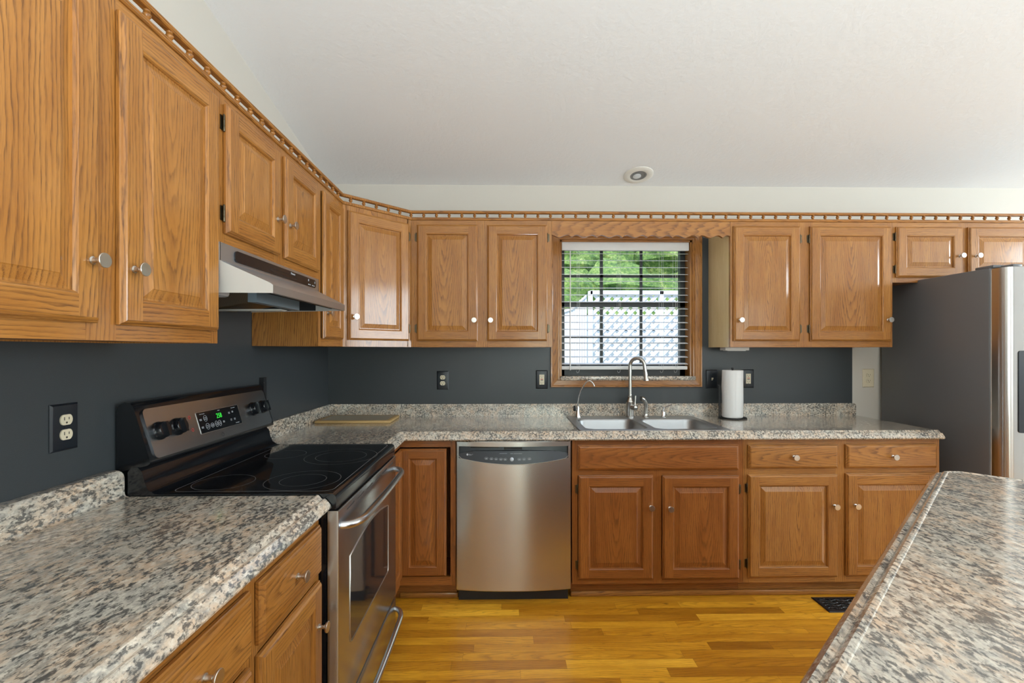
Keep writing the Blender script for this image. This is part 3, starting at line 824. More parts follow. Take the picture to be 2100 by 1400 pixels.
# L shaped worktop
ct = thing('countertop', 'L-shaped speckled laminate worktop holding the sink', 'countertop', (0, 0, 0))
mb = MB(); E = .598; HX0, HX1, HY0, HY1 = 1.600, 2.388, -.580, -.075
XE = 3.545
gran_flat(mb, [(.001, -.943, E, -E - .02), (.001, -E - .02, E - .0, -.001), (E, -E, HX0, -.001), (HX0, -E, HX1, HY0), (HX0, HY1, HX1, -.001), (HX1, -E, XE, -.001)])
mb.add([(E, -E - .02, .914), (E + .02, -E, .914), (E, -E, .914)], [(0, 1, 2)], GRAN)
edge_sweep(mb, [(XE, -E), (E + .02, -E), (E, -E - .02), (E, -.943)], side=-1)
# exposed right end and underside lips
mb.box((.58, -.943, .8717), (.602, -.60, .9135), GRAN)
mb.add([(XE, -E, .914), (XE, -.001, .914), (XE, -.001, .8715), (XE, -E, .8715)], [(0, 1, 2, 3)], GRAN)
mb.add([(.001, -.943, .914), (E, -.943, .914), (E, -.943, .8715), (.001, -.943, .8715)], [(0, 1, 2, 3)], GRAN)
for (xa, ya, xb, yb) in ((HX0, HY0, HX1, HY0), (HX0, HY1, HX1, HY1), (HX0, HY0, HX0, HY1), (HX1, HY0, HX1, HY1)):
    mb.add([(xa, ya, .914), (xb, yb, .914), (xb, yb, .872), (xa, ya, .872)], [(0, 1, 2, 3)], GRAN)
mb.build('slab', ct, 30)
def splash_poly(end, r=.018):
    """rounded upper corner profile: list of (s,z) from start to end"""
    pts = [(end, .914)]
    for k in range(7):
        a = PI / 2 * k / 6; pts.append((end - r + r * math.cos(a), .997 - r + r * math.sin(a)))
    return pts
mb = MB(); SPT = .022
poly = [(.0215, .9135), (3.538, .9135)] + splash_poly(3.538)[1:] + [(.0215, .997)]
mb.prism(poly, 'y', -SPT, -.001, GRAN)
poly = [(-.0005, .9135), (-.943, .9135)] + [(-.943 + (.0 if k == 0 else 0) + .018 - .018 * math.cos(PI / 2 * k / 6), .979 + .018 * math.sin(PI / 2 * k / 6)) for k in range(7)] + [(-.0005, .997)]
mb.prism(poly, 'x', .001, SPT, GRAN)
mb.build('backsplash', ct, 30)
# left worktop
ct = thing('countertop', 'speckled laminate worktop in the near left corner beside the range', 'countertop', (0, 0, 0))
mb = MB(); YL0, YL1 = -3.02, -1.705
gran_flat(mb, [(.001, YL0, E, YL1)])
edge_sweep(mb, [(E, YL1), (E, YL0)], side=-1)
mb.add([(.001, YL1, .914), (E, YL1, .914), (E, YL1, .8715), (.001, YL1, .8715)], [(0, 1, 2, 3)], GRAN)
mb.build('slab', ct, 30)
mb = MB()
cs_ = [(.001, .9138), (.046, .9143), (.0405, .9155), (.0365, .9185), (.0345, .9235), (.0340, .930), (.0340, .987), (.0325, .9925), (.0290, .9960), (.0240, .9972), (.001, .9972)]
V = []
for t_, zc_, yc_ in ((0, 1, YL0), (0, 1, YL1 - .018), (.004, .965, YL1 - .008), (.010, .90, YL1 - .002), (.017, .80, YL1)):
    V += [(x_ - (0 if x_ < .01 else 0), yc_, z_ if z_ < .96 else z_ - t_) for x_, z_ in cs_]
k_ = len(cs_)
mb.add(V, [(i_ * k_ + j_, i_ * k_ + (j_ + 1) % k_, (i_ + 1) * k_ + (j_ + 1) % k_, (i_ + 1) * k_ + j_) for i_ in range(4) for j_ in range(k_)] + [tuple(range(k_)), tuple(range(4 * k_, 5 * k_))], GRAN)
mb.build('backsplash', ct, 30)
# angled island
P0 = Vector((1.34, -2.688)); P1 = Vector((2.789, -1.383)); dv = (P1 - P0).normalized(); nv = Vector((dv.y, -dv.x))
isl = thing('countertop', 'speckled laminate island worktop set at an angle in the near right corner', 'countertop', (0, 0, 0))
Wd = .95
def ip(a, b_): q_ = P0 + dv * a + nv * b_; return (q_.x, q_.y)
Li = (P1 - P0).length
ins = .05; cl = .030
ring = [ip(ins, ins), ip(ins, Wd - ins), ip(Li - ins, Wd - ins), ip(Li - ins, ins + cl), ip(Li - ins - cl, ins)]
mb = MB(); mb.add([(x, y, .914) for x, y in ring], [tuple(range(5))], GRAN)
edge_sweep(mb, ring, side=1, closed=True)
mb.add([(x, y, .8716) for x, y in ring], [tuple(range(5))], GRAN)
mb.build('slab', isl, 30)
ic = thing('island_cabinet', 'oak island cabinet under the angled worktop', 'cabinet', (P0.x, P0.y, 0), math.atan2(dv.y, dv.x), GB)
mb = MB(); mb.box((.08, -Wd + .08, .092), (Li - .08, -.08, .871), OAK, grain='zxy'); mb.box((.14, -Wd + .14, 0), (Li - .14, -.14, .092), OAK, grain='xzy')
mb.build('carcass', ic, 0)

# ------------------------------------------------------------------ sink
sk = thing('kitchen_sink', 'stainless double bowl drop-in sink under the window', 'sink', (1.994, -.325, .914))
mb = MB()
SXa, SXb, SYa, SYb = 1.576, 2.412, -.600, -.048
zt = .9185
bowls = [(1.622, 1.978, -.560, -.165), (2.014, 2.370, -.560, -.165)]
def rr(x0, x1, y0, y1, r, z, seg=6):
    out = []
    for cx, cy, a0 in ((x1 - r, y1 - r, 0), (x0 + r, y1 - r, 90), (x0 + r, y0 + r, 180), (x1 - r, y0 + r, 270)):
        for j in range(seg + 1): a = R(a0 + 90 * j / seg); out.append((cx + r * math.cos(a), cy + r * math.sin(a), z))
    return out
def loft(mb, rings, mat, cap=False):
    n = len(rings[0]); V = [p for r_ in rings for p in r_]
    F = [(i * n + j, i * n + (j + 1) % n, (i + 1) * n + (j + 1) % n, (i + 1) * n + j) for i in range(len(rings) - 1) for j in range(n)]
    if cap: F.append(tuple(range((len(rings) - 1) * n, len(rings) * n)))
    mb.add(V, F, mat)
# rim
loft(mb, [rr(SXa, SXb, SYa, SYb, .02, .9143), rr(SXa + .002, SXb - .002, SYa + .002, SYb - .002, .02, .9180), rr(SXa + .006, SXb - .006, SYa + .006, SYb - .006, .018, .9195), rr(SXa + .012, SXb - .012, SYa + .012, SYb - .012, .015, .9180)], SINKM)
# deck pieces around the bowls (corner-filled)
XA, XB, YA, YB = SXa + .012, SXb - .012, SYa + .012, SYb - .012
def deckpatch(x0, x1, y0, y1, bx0, bx1, by0, by1, r):
    """plane region [x0,x1]x[y0,y1] minus rounded rect"""
    inner = rr(bx0, bx1, by0, by1, r, .918); n = len(inner); outer = []
    for p in inner:
        dx, dy = p[0] - (bx0 + bx1) / 2, p[1] - (by0 + by1) / 2
        sx = ((x1 if dx > 0 else x0) - (bx0 + bx1) / 2) / dx if abs(dx) > 1e-6 else 1e9
        sy = ((y1 if dy > 0 else y0) - (by0 + by1) / 2) / dy if abs(dy) > 1e-6 else 1e9
        s_ = min(sx, sy); outer.append(((bx0 + bx1) / 2 + dx * s_, (by0 + by1) / 2 + dy * s_, .918))
    V = inner + outer; F = [(j, (j + 1) % n, n + (j + 1) % n, n + j) for j in range(n)]
    mb.add(V, F, SINKM)
    for (cx, cy) in ((x0, y0), (x1, y0), (x1, y1), (x0, y1)):   # corners of the outer rectangle
        best = sorted(range(n), key=lambda j: (outer[j][0] - cx) ** 2 + (outer[j][1] - cy) ** 2)[:1][0]
        for j in (best - 1, best):
            a, b_ = outer[j % n], outer[(j + 1) % n]
            if abs(a[0] - b_[0]) > 1e-6 and abs(a[1] - b_[1]) > 1e-6: mb.add([a, b_, (cx, cy, .918)], [(0, 1, 2)], SINKM)
mid = 1.996
deckpatch(XA, mid, YA, bowls[0][3] + .02, *bowls[0], .06)
deckpatch(mid, XB, YA, bowls[1][3] + .02, *bowls[1], .06)
mb.add([(XA, bowls[0][3] + .02, .918), (XB, bowls[0][3] + .02, .918), (XB, YB, .918), (XA, YB, .918)], [(0, 1, 2, 3)], SINKM)
for i, p in enumerate(mb.v): mb.v[i] = (p[0] - 1.994, p[1] + .325, p[2] - .914)
mb.build('rim', sk, 40)
for (a, b_, c_, d) in bowls:
    mb = MB()
    rings = [rr(a, b_, c_, d, .06, .918), rr(a + .003, b_ - .003, c_ + .003, d - .003, .058, .9165), rr(a + .008, b_ - .008, c_ + .008, d - .008, .055, .905), rr(a + .018, b_ - .018, c_ + .018, d - .018, .055, .78), rr(a + .035, b_ - .035, c_ + .035, d - .035, .05, .752), rr(a + .07, b_ - .07, c_ + .07, d - .07, .04, .746)]
    loft(mb, rings, SINKM, cap=True)
    for i, p in enumerate(mb.v): mb.v[i] = (p[0] - 1.994, p[1] + .325, p[2] - .914)
    bw = mb.build('bowl', sk, 50)
    mb = MB(); mb.lathe([(.045, 0), (.045, .002), (.036, .0025), (.034, -.002), (0, -.002)], ((a + b_) / 2 - 1.994, (c_ + d) / 2 + .325, .7465 - .914), (0, 0, 1), CHROME, 24); mb.build('drain', bw, 40)

# faucet
def arc(c, r, a0, a1, n, plane):
    """plane: horizontal unit vector"""
    return [(c[0] + plane[0] * r * math.cos(R(a0 + (a1 - a0) * k / n)), c[1] + plane[1] * r * math.cos(R(a0 + (a1 - a0) * k / n)), c[2] + r * math.sin(R(a0 + (a1 - a0) * k / n))) for k in range(n + 1)]
ZD = .9182
fa = thing('kitchen_faucet', 'tall brushed nickel gooseneck faucet on the sink deck', 'faucet', (1.988, -.100, ZD))
mb = MB(); mb.lathe([(.0275, 0), (.0275, .010), (.0255, .012), (.0255, .034), (.0268, .035), (.0268, .038), (.0255, .039), (.0250, .096), (.0262, .098), (.0262, .102), (.0220, .108), (.0165, .122), (.0150, .130), (.0172, .133), (.0172, .137), (.0130, .139), (.0125, .15)], (0, 0, 0), (0, 0, 1), BRUSHN, 28); mb.build('body', fa, 40)
hd = Vector((.80, -.60, 0)).normalized(); rad = .048
mb = MB(); top = arc((hd.x * rad, hd.y * rad, .335), rad, 180, 0, 16, hd)
top = [(0, 0, .13), (0, 0, .22), (0, 0, .30)] + top + [(hd.x * rad * 2.06, hd.y * rad * 2.06, .315), (hd.x * rad * 2.15, hd.y * rad * 2.15, .29)]
mb.tube(top, .0115, BRUSHN, 16)
mb.build('gooseneck', fa, 60)
mb = MB(); mb.lathe([(.0125, 0), (.0135, .012), (.0140, .03), (.0165, .040), (.0185, .050), (.0185, .056), (.014, .057), (0, .057)], (hd.x * rad * 2.13, hd.y * rad * 2.13, .296), (hd.x * .10, hd.y * .10, -1), BRUSHN, 20); mb.build('spray_head', fa, 40)
mb = MB(); mb.tube([(.008, -.015, .066), (.022, -.034, .066)], .0175, BRUSHN, 18); mb.lathe([(0, 0), (.014, .002), (.018, .007), (.018, .014), (.010, .02), (0, .021)], (.020, -.032, .066), (.55, -.83, 0), BRUSHN, 18)
mb.tube([(.022, -.032, .08), (.024, -.030, .10), (.026, -.028, .118), (.027, -.026, .142)], [.0055, .0042, .0048, .0058], BRUSHN, 10); mb.build('handle', fa, 50)
sp_ = thing('side_sprayer', 'brushed nickel side sprayer right of the gooseneck faucet', 'sprayer', (2.090, -.100, ZD))
mb = MB(); mb.lathe([(.0235, 0), (.0235, .004), (.0185, .008), (.0155, .018), (.0150, .022), (.0125, .024)], (0, 0, 0), (0, 0, 1), BRUSHN, 22); mb.build('base', sp_, 40)
mb = MB(); mb.tube([(0, 0, .02), (.001, 0, .05), (.002, 0, .082), (-.004, -.006, .100), (-.016, -.014, .116), (-.030, -.020, .122), (-.036, -.022, .122)], [.0125, .0125, .0135, .0145, .0145, .0160, .0150], BRUSHN, 16); mb.build('spray_head', sp_, 60)
sd = thing('soap_dispenser', 'small chrome soap pump at the right of the sink deck', 'soap dispenser', (2.206, -.100, ZD))
mb = MB(); mb.lathe([(.0190, 0), (.0190, .003), (.0160, .006), (.0125, .012), (.0120, .034), (.0100, .038), (.0055, .042), (.0055, .055), (.0085, .057), (.0085, .064), (0, .066)], (0, 0, 0), (0, 0, 1), CHROME, 20); mb.build('pump', sd, 40)
mb = MB(); mb.tube([(0, 0, .060), (.012, -.008, .066), (.030, -.020, .076), (.044, -.030, .084)], [.0045, .0038, .0034, .0036], CHROME, 10); mb.build('spout', sd, 60)
ff_ = thing('filter_faucet', 'slim chrome drinking water tap at the left sink corner', 'tap', (1.648, -.100, ZD))
mb = MB(); mb.lathe([(.0215, 0), (.0215, .003), (.0190, .010), (.0150, .028), (.0105, .040), (.0085, .052), (.0085, .070), (.0060, .074)], (0, 0, 0), (0, 0, 1), CHROME, 20); mb.build('base', ff_, 40)
mb = MB(); mb.tube([(0, 0, .07), (.000, -.001, .10), (.006, -.002, .135), (.018, -.006, .175), (.034, -.012, .205), (.048, -.016, .226), (.060, -.020, .236), (.074, -.025, .238), (.088, -.030, .228), (.098, -.034, .212), (.100, -.035, .203)], [.0045] * 10 + [.0055], CHROME, 10); mb.build('spout', ff_, 60)
mb = MB(); mb.lathe([(0, -.001), (.0085, .001), (.010, .008), (.0085, .026), (.006, .034), (0, .036)], (-.020, -.003, .040), (-.05, 0, 1), DULLBLK, 14); mb.tube([(-.002, 0, .048), (-.020, -.003, .048)], .004, CHROME, 8); mb.build('lever', ff_, 50)

# paper towels
ph = thing('paper_towel_holder', 'black wire paper towel holder standing on the back counter', 'holder', (2.640, -.140, .914))
mb = MB(); pts = [(.085 * math.cos(2 * PI * k / 28), .075 * math.sin(2 * PI * k / 28), .0045) for k in range(28)]; mb.tube(pts, .004, IRON, 8, closed=True)
mb.tube([(-.085, 0, .0045), (.085, 0, .0045)], .004, IRON, 8); mb.tube([(0, -.075, .0045), (0, .075, .0045)], .004, IRON, 8)
for a in (0, 90, 180, 270): mb.lathe([(.007, 0), (.007, .004)], (.085 * math.cos(R(a)), .075 * math.sin(R(a)), 0.0002), (0, 0, 1), IRON, 10)
mb.build('base', ph, 50)
mb = MB(); mb.tube([(0, 0, .004), (0, 0, .316)], .005, IRON, 10); mb.lathe([(0, 0), (.006, .001), (.0085, .007), (.006, .013), (0, .0145)], (0, 0, .314), (0, 0, 1), IRON, 12); mb.build('post', ph, 50)
mb = MB(); mb.tube([(-.083, 0, .006), (-.086, 0, .02), (-.086, 0, .10), (-.086, 0, .205), (-.090, 0, .216), (-.096, 0, .214)], .0045, IRON, 10); mb.tube([(-.076, 0, .006), (-.076, 0, .195), (-.081, 0, .208), (-.086, 0, .206)], .003, IRON, 8); mb.build('side_arm', ph, 50)
mb = MB(); seg = 40; rings = []
for z in [0, .003, .012, .02, .10, .20, .28, .296, .300, .302]:
    rr_ = []
    for j in range(seg):
        a = 2 * PI * j / seg; r_ = .0625 + .0010 * math.sin(3 * a + z * 30) - (.0025 if z in (0, .302) else 0) + (.0015 if .10 < z < .25 else 0)
        if z < .003: r_ += .002 * math.sin(a * 2)
        rr_.append((r_ * math.cos(a), r_ * math.sin(a), z))
    rings.append(rr_)
rings = [[(.021 * math.cos(2 * PI * j / seg), .021 * math.sin(2 * PI * j / seg), 0) for j in range(seg)]] + rings + [[(.021 * math.cos(2 * PI * j / seg), .021 * math.sin(2 * PI * j / seg), .302 - .0005) for j in range(seg)], [(.020 * math.cos(2 * PI * j / seg), .020 * math.sin(2 * PI * j / seg), .01) for j in range(seg)]]
loft(mb, rings, PAPER)
mb.add([(.0645 * math.cos(R(a)), .0645 * math.sin(R(a)), z) for a in (-100, -95) for z in (0.004, .298)], [(0, 1, 3, 2)], PAPER)
o = mb.build('paper_towel_roll', smooth=50, loc=(2.640, -.140, .9235)); tag(o, 'white paper towel roll on the black wire holder', 'paper towels')

# cutting board
cb = thing('cutting_board', 'light wooden cutting board lying in the counter corner', 'cutting board', (.26, -.185, .914))
mb = MB(); mb.bbox((-.225, -.128, .0003), (.225, .128, .0165), .004, BOARDW, grain='xyz')
loft(mb, [[(sx * (.225 - i), sy * (.128 - i), z) for sx, sy in ((-1, -1), (1, -1), (1, 1), (-1, 1))] for i, z in ((.017, .0166), (.019, .0168), (.022, .0168), (.024, .0166))], plain('board_groove', (.30, .20, .09), .6))
mb.build('board', cb, 40)
mb = MB(); mb.box((-.198, -.100, .01655), (.198, .100, .0169), plain('worn_board_face', (.30, .25, .17), .35)); mb.build('worn_surface', cb, 0)

# ------------------------------------------------------------------ outlets and switch
def plate(label, loc, rz, kind, mat, cat='outlet', group='wall outlets', name='wall_outlet'):
    t = thing(name, label, cat, loc, rz, group)
    mb = MB(); w, h = .079, .124
    rings = []
    for ins, y in ((0, 0), (0, -.0015), (.0045, -.0055), (.006, -.006)):
        rings.append([(-w/2+ins, y-.0003, -h/2+ins), (w/2-ins, y-.0003, -h/2+ins), (w/2-ins, y-.0003, h/2-ins), (-w/2+ins, y-.0003, h/2-ins)])
    loft(mb, rings, mat, cap=True); mb.build('cover_plate', t, 20)
    def screw(z):
        m2 = MB(); m2.lathe([(.003, 0), (.003, .0012), (0, .0014)], (0, -.0062, z), (0, -1, 0), mat if mat is CREAM else PLATEBLK, 10); m2.build('screw', t, 40)
    if kind == 'duplex':
        screw(0)
        for z in (.0195, -.0195):
            m2 = MB(); n = 24; ring = []
            for j in range(n):
                a = 2 * PI * j / n; ring.append((.0172 * math.cos(a), max(-.0138, min(.0138, .0172 * math.sin(a)))))
            m2.prism([(x, z + zz) for x, zz in ring], 'y', -.0095, -.006, CREAM)
            soc = m2.build('socket', t, 0)
            m2 = MB(); m2.box((-.0075, -.0099, z - .001), (-.0055, -.0094, z + .0075), SLOT); m2.box((.0055, -.0099, z), (.0075, -.0094, z + .0065), SLOT); m2.lathe([(.0026, 0), (.0026, .0005)], (0, -.0094, z - .0075), (0, -1, 0), SLOT, 10)
            m2.build('slots', soc, 0)
    elif kind == 'gfci':
        screw(.05); screw(-.05)
        m2 = MB(); m2.bbox((-.0165, -.0095, -.0335), (.0165, -.006, .0335), .0008, CREAM, seg=1); soc = m2.build('socket', t, 0)
        m2 = MB()
        for z in (.022, -.021): m2.box((-.0075, -.0099, z - .003), (-.0055, -.0094, z + .0055), SLOT); m2.box((.0055, -.0099, z - .002), (.0075, -.0094, z + .0045), SLOT); m2.lathe([(.0024, 0), (.0024, .0005)], (0, -.0094, z - .0085), (0, -1, 0), SLOT, 8)
        m2.build('slots', soc, 0)
        m2 = MB(); m2.box((-.008, -.0105, .0015), (.008, -.0094, .0055), RED); m2.build('reset_button', soc, 0)
        m2 = MB(); m2.box((-.008, -.0105, -.0060), (.008, -.0094, -.0020), SLOT); m2.build('test_button', soc, 0)
    else:
        screw(.03); screw(-.03)
        m2 = MB(); m2.box((-.005, -.0066, -.012), (.005, -.006, .012), SLOT); m2.build('toggle_slot', t, 0)
        m2 = MB(); m2.prism([(-.006, -.009), (-.006, .009), (-.018, .010), (-.018, .003)], 'x', -.0042, .0042, CREAM); m2.build('toggle', t, 0)
    return t
plate('black-plated outlet with cream sockets on the left wall beside the range', (.0005, -1.863, 1.148), PI / 2, 'duplex', PLATEBLK)
plate('black-plated outlet with round cream sockets under the cabinet left of the window', (.760, -.0005, 1.153), 0, 'duplex', PLATEBLK)
plate('black-plated outlet with test buttons close to the left window casing', (1.421, -.0005, 1.157), 0, 'gfci', PLATEBLK)
plate('black light switch plate with cream toggle right of the window', (2.567, -.0005, 1.159), 0, 'switch', PLATEBLK, 'light switch', None, 'light_switch')
plate('black-plated outlet with test buttons right of the paper towels', (2.813, -.0005, 1.162), 0, 'gfci', PLATEBLK)
plate('cream-plated outlet on the pale wall beside the refrigerator', (3.636, -.0005, 1.165), 0, 'duplex', CREAM)

# black bracket on the wall behind the range
mb = MB(); mb.prism([(-.875, 1.095), (-.812, 1.095), (-.812, 1.222), (-.875, 1.222)], 'x', .0005, .004, IRON); mb.prism([(-.875, 1.095), (-.872, 1.095), (-.872, 1.222), (-.875, 1.222)], 'x', .004, .022, IRON)
mb.lathe([(.003, 0), (.003, .001)], (.004, -.84, 1.195), (1, 0, 0), SATIN, 8)
o = mb.build('wall_bracket', smooth=0); tag(o, 'small black metal bracket on the wall behind the range', 'bracket')

# recessed ceiling light
xc, yc = 2.034, -.128; slope = math.atan(.2)
rl = thing('recessed_light', 'round white recessed downlight in the sloped ceiling above the window', 'ceiling light', (xc, yc, ZC(yc)))
rl.rotation_euler = (-slope, 0, 0)
mb = MB(); mb.lathe([(.094, -.0003), (.094, -.003), (.088, -.006), (.062, -.008), (.052, -.006), (.050, -.001), (.050, -.0003)], (0, 0, 0), (0, 0, 1), plain('trim_white', (.75, .72, .66), .45), 48); mb.build('trim_ring', rl, 40)
mb = MB(); loft(mb, [[(r_ * math.cos(2 * PI * j / 40), r_ * math.sin(2 * PI * j / 40), z) for j in range(40)] for r_, z in ((.052, -.0064), (.049, -.0072), (.044, -.0066), (.040, -.0045), (.036, -.003))], plain('baffle_grey', (.18, .175, .17), .4), cap=True); mb.build('baffle', rl, 50)
mb = MB(); mb.lathe([(.0, .0015), (.026, .0), (.026, -.004), (.018, -.006), (0, -.0065)], (-.008, .006, -.004), (0, 0, 1), plain('bulb_glass', (.62, .63, .64), .25), 28); mb.build('bulb', rl, 60)

# floor register
fv = thing('floor_register', 'black cast floor register in front of the right base cabinet', 'floor vent', (3.00, -.672, .0))
mb = MB(); mb.box((-.152, -.070, .0003), (.152, .070, .0015), SLOT); mb.build('backing', fv, 0)
mb = MB(); loft(mb, [[(sx * (a), sy * (b_), z) for sx, sy in ((-1, -1), (1, -1), (1, 1), (-1, 1))] for a, b_, z in ((.155, .073, .0003), (.154, .072, .004), (.150, .068, .006), (.136, .054, .006), (.136, .054, .002))], IRON); mb.build('rim', fv, 0)
mb = MB()
for i in range(14):
    x = -.128 + .0197 * i
    for sg in (-1, 1):
        pts = [(x + .010 * math.sin(k * .9 + i) , -.052 + .013 * k, .0045) for k in range(9)]
    mb.tube(pts, .0022, IRON, 6)
for y_ in (-.036, -.012, .012, .036): mb.tube([(-.136 + .017 * k, y_ + .006 * math.sin(k * 1.4), .0045) for k in range(17)], .002, IRON, 6)
mb.build('grille', fv, 50)

# ------------------------------------------------------------------ dishwasher
dw = thing('dishwasher', 'stainless steel dishwasher with black control strip under the counter', 'dishwasher', (1.2195, 0, 0))
mb = MB(); mb.box((-.297, -.600, .10), (.297, -.02, .868), DULLBLK); mb.box((-.297, -.585, .0), (.297, -.575, .10), DULLBLK); mb.build('tub', dw, 0)
def yf(x): return -.655 + .022 * (x / .302) ** 2     # bowed front
mb = MB(); n = 24; hw = .3015
xs = [-hw + 2 * hw * i / n for i in range(n + 1)]
zb = lambda x: .748 + .034 * (x / hw) ** 2           # lower edge of control opening
ZT, ZO = .8705, .842
def ring_of(x): 
    return x
V = []; F = []
rows_lower = 12
# lower panel
g0 = len(V)
for i, x in enumerate(xs):
    ed = .006 if i in (0, n) else 0
    for j in range(rows_lower + 1):
        z = .080 + (zb(x) - .080) * j / rows_lower
        V.append((x, yf(x), z))
for i in range(n):
    for j in range(rows_lower): a = i * (rows_lower + 1) + j; F.append((a, a + rows_lower + 1, a + rows_lower + 2, a + 1))
mb.add(V, F, STEELX)
# rounded outer edges left/right/bottom
for sg in (-1, 1):
    x = sg * hw; V = []
    for (dx, dy) in ((0, 0), (.003, .001), (.005, .004), (.005, .03)):
        V += [(x + sg * dx, yf(hw) + dy, .080), (x + sg * dx, yf(hw) + dy, ZT)]
    mb.add(V, [(2*k, 2*k+1, 2*k+3, 2*k+2) for k in range(3)], STEELX)
V = []
for x in xs: V += [(x, yf(x), .080), (x, yf(x) + .004, .075), (x, yf(x) + .03, .075)]
mb.add(V, [(3*i+k, 3*i+3+k, 3*i+4+k, 3*i+1+k) for i in range(n) for k in range(2)], STEELX)
# top bar and side cheeks around the opening
V = []
for x in xs: V += [(x, yf(x), ZO), (x, yf(x), ZT - .005), (x, yf(x) + .005, ZT), (x, yf(x) + .04, ZT)]
mb.add(V, [(4*i+k, 4*i+4+k, 4*i+5+k, 4*i+1+k) for i in range(n) for k in range(3)], STEELX)
for sg in (-1, 1):
    xa, xb = sg * (hw - .010), sg * hw
    mb.add([(xa, yf(xa) - .0003, zb(xa)), (xb, yf(xb) - .0003, zb(xb)), (xb, yf(xb) - .0003, ZO), (xa, yf(xa) - .0003, ZO)], [(0, 1, 2, 3)], STEELX)
# bright lip along the opening
lip = []
for x in xs[1:-1]: lip.append((max(-hw + .010, min(hw - .010, x)), yf(x) - .0006, zb(x)))
lip = [(-hw + .009, yf(hw), ZO - .004)] + [(-hw + .009, yf(hw), zb(hw) + .008)] + lip + [(hw - .009, yf(hw), zb(hw) + .008), (hw - .009, yf(hw), ZO - .004)]
mb.tube(lip, .0016, SATIN, 8)
mb.build('door', dw, 30)
# recessed black handle pocket with slanted console
mb = MB(); V = []; xs2 = [-hw + .012 + (2 * hw - .024) * i / n for i in range(n + 1)]
for x in xs2:
    e = 1 - abs(x) / hw
    zc = .815 + .002 * (1 - (x / hw) ** 2) - .014 * max(0, (abs(x) - .21) / .09)
    yc2 = -.628 - .004 + .0 * e
    V += [(x, yf(x) + .0008, zb(x)), (x, min(yf(x) + .016, -.620), zc), (x, -.612, zc - .001), (x, -.608, ZO)]
mb.add(V, [(4*i+k, 4*i+4+k, 4*i+5+k, 4*i+1+k) for i in range(n) for k in range(3)], PLATEBLK)
mb.box((-.05, -.628, .822), (.045, -.609, .836), GLOSSBLK); mb.box((-.23, -.618, .830), (-.08, -.609, .834), GLOSSBLK)
con = mb.build('control_panel', dw, 30)
tilt = math.atan2(.065, .03)
def dwpt(x, t): # point on the slanted console, t 0..1 up
    z0, z1 = zb(x), .815; y0 = yf(x); y1 = min(yf(x) + .016, -.620); return (x, y0 + (y1 - y0) * t - .0008, z0 + (z1 - z0) * t)
for i, x in enumerate((-.145, -.118, -.093, -.068, -.045, .030, .055, .083)):
    px_ = dwpt(x, .40); m2 = MB(); ringp = [(px_[0] + .0095 * math.cos(2*PI*k/16), px_[1] + .0016 * math.sin(2*PI*k/16) + .0, px_[2] + .0055 * math.sin(2*PI*k/16)) for k in range(16)]
    m2.tube(ringp, .00035, WHITEINK, 4, closed=True); m2.box((px_[0] - .0045, px_[1] - .0006, px_[2]), (px_[0] + .0045, px_[1], px_[2] + .0012), WHITEINK); m2.box((px_[0] - .0055, px_[1] - .0006, px_[2] - .003), (px_[0] + .0055, px_[1], px_[2] - .0018), WHITEINK)
    m2.build('button', con, 0)
px_ = dwpt(-.010, .40); m2 = MB(); m2.lathe([(.0105, 0), (.0105, .0012), (.009, .002), (0, .0022)], px_, (0, -1, .25), plain('silver_button', (.4, .42, .45), .35, .6), 20); m2.build('start_button', con, 40)
px_ = dwpt(-.246, .60); m2 = MB(); m2.lathe([(.0052, 0), (.0052, .0006), (.0028, .0006), (.0028, .0002), (0, .0002)], px_, (0, -1, .25), WHITEINK, 18); m2.build('logo', con, 0)
px_ = dwpt(-.237, .58); text('Profile', con, WHITEINK, .0115, px_, (R(78), 0, 0), align='LEFT')
for x0_, x1_ in ((-.075, -.035), (-.018, -.003), (.0, .045)):
    a, b_ = dwpt(x0_, .82), dwpt(x1_, .82); m2 = MB(); m2.box((a[0], a[1] - .0005, a[2]), (b_[0], a[1], a[2] + .001), WHITEINK); m2.build('printed_line', con, 0)

# ------------------------------------------------------------------ range
rg = thing('electric_range', 'stainless and black electric range with glass cooktop', 'range', (0, -1.3235, 0))
YN, YF = -.3775, .3775       # local y near / far edges
mb = MB(); mb.box((.03, YN + .004, .03), (.630, YF - .004, .865), GLOSSBLK)
for sx in (.08, .58):
    for sy in (YN + .06, YF - .06): mb.lathe([(.018, 0), (.018, .03)], (sx, sy, .0003), (0, 0, 1), DULLBLK, 12)
mb.build('body', rg, 0)
# cooktop frame with curved rear riser
mb = MB()
prof = [(.040, .870), (.040, .985), (.052, 1.000), (.070, 1.000), (.083, .985), (.090, .955), (.100, .932), (.118, .921), (.135, .9185), (.630, .9185), (.650, .9175), (.658, .912), (.661, .904), (.661, .870)]
mb.prism(prof, 'y', YN, YF, GLOSSBLK)
mb.build('cooktop_frame', rg, 40)
mb = MB(); mb.bbox((.140, YN + .012, .9180), (.648, YF - .012, .9200), .0009, COOKGL, seg=1); gl = mb.build('glass_cooktop', rg, 30)
def ringm(cx, cy, r, name='burner_ring', w=.0011):
    m2 = MB(); n = 64
    loft(m2, [[(cx + rr_ * math.cos(2*PI*k/n), cy + rr_ * math.sin(2*PI*k/n), .92025) for k in range(n)] for rr_ in (r - w, r + w)], RING); m2.build(name, gl, 0)
yc = 1.3235
for (cx, cy, r) in ((.500, -1.555, .118), (.500, -1.555, .072), (.252, -1.575, .090), (.505, -1.205, .140), (.505, -1.205, .098), (.262, -1.165, .078)): ringm(cx, cy + yc, r)
m2 = MB(); n = 10; ring = []
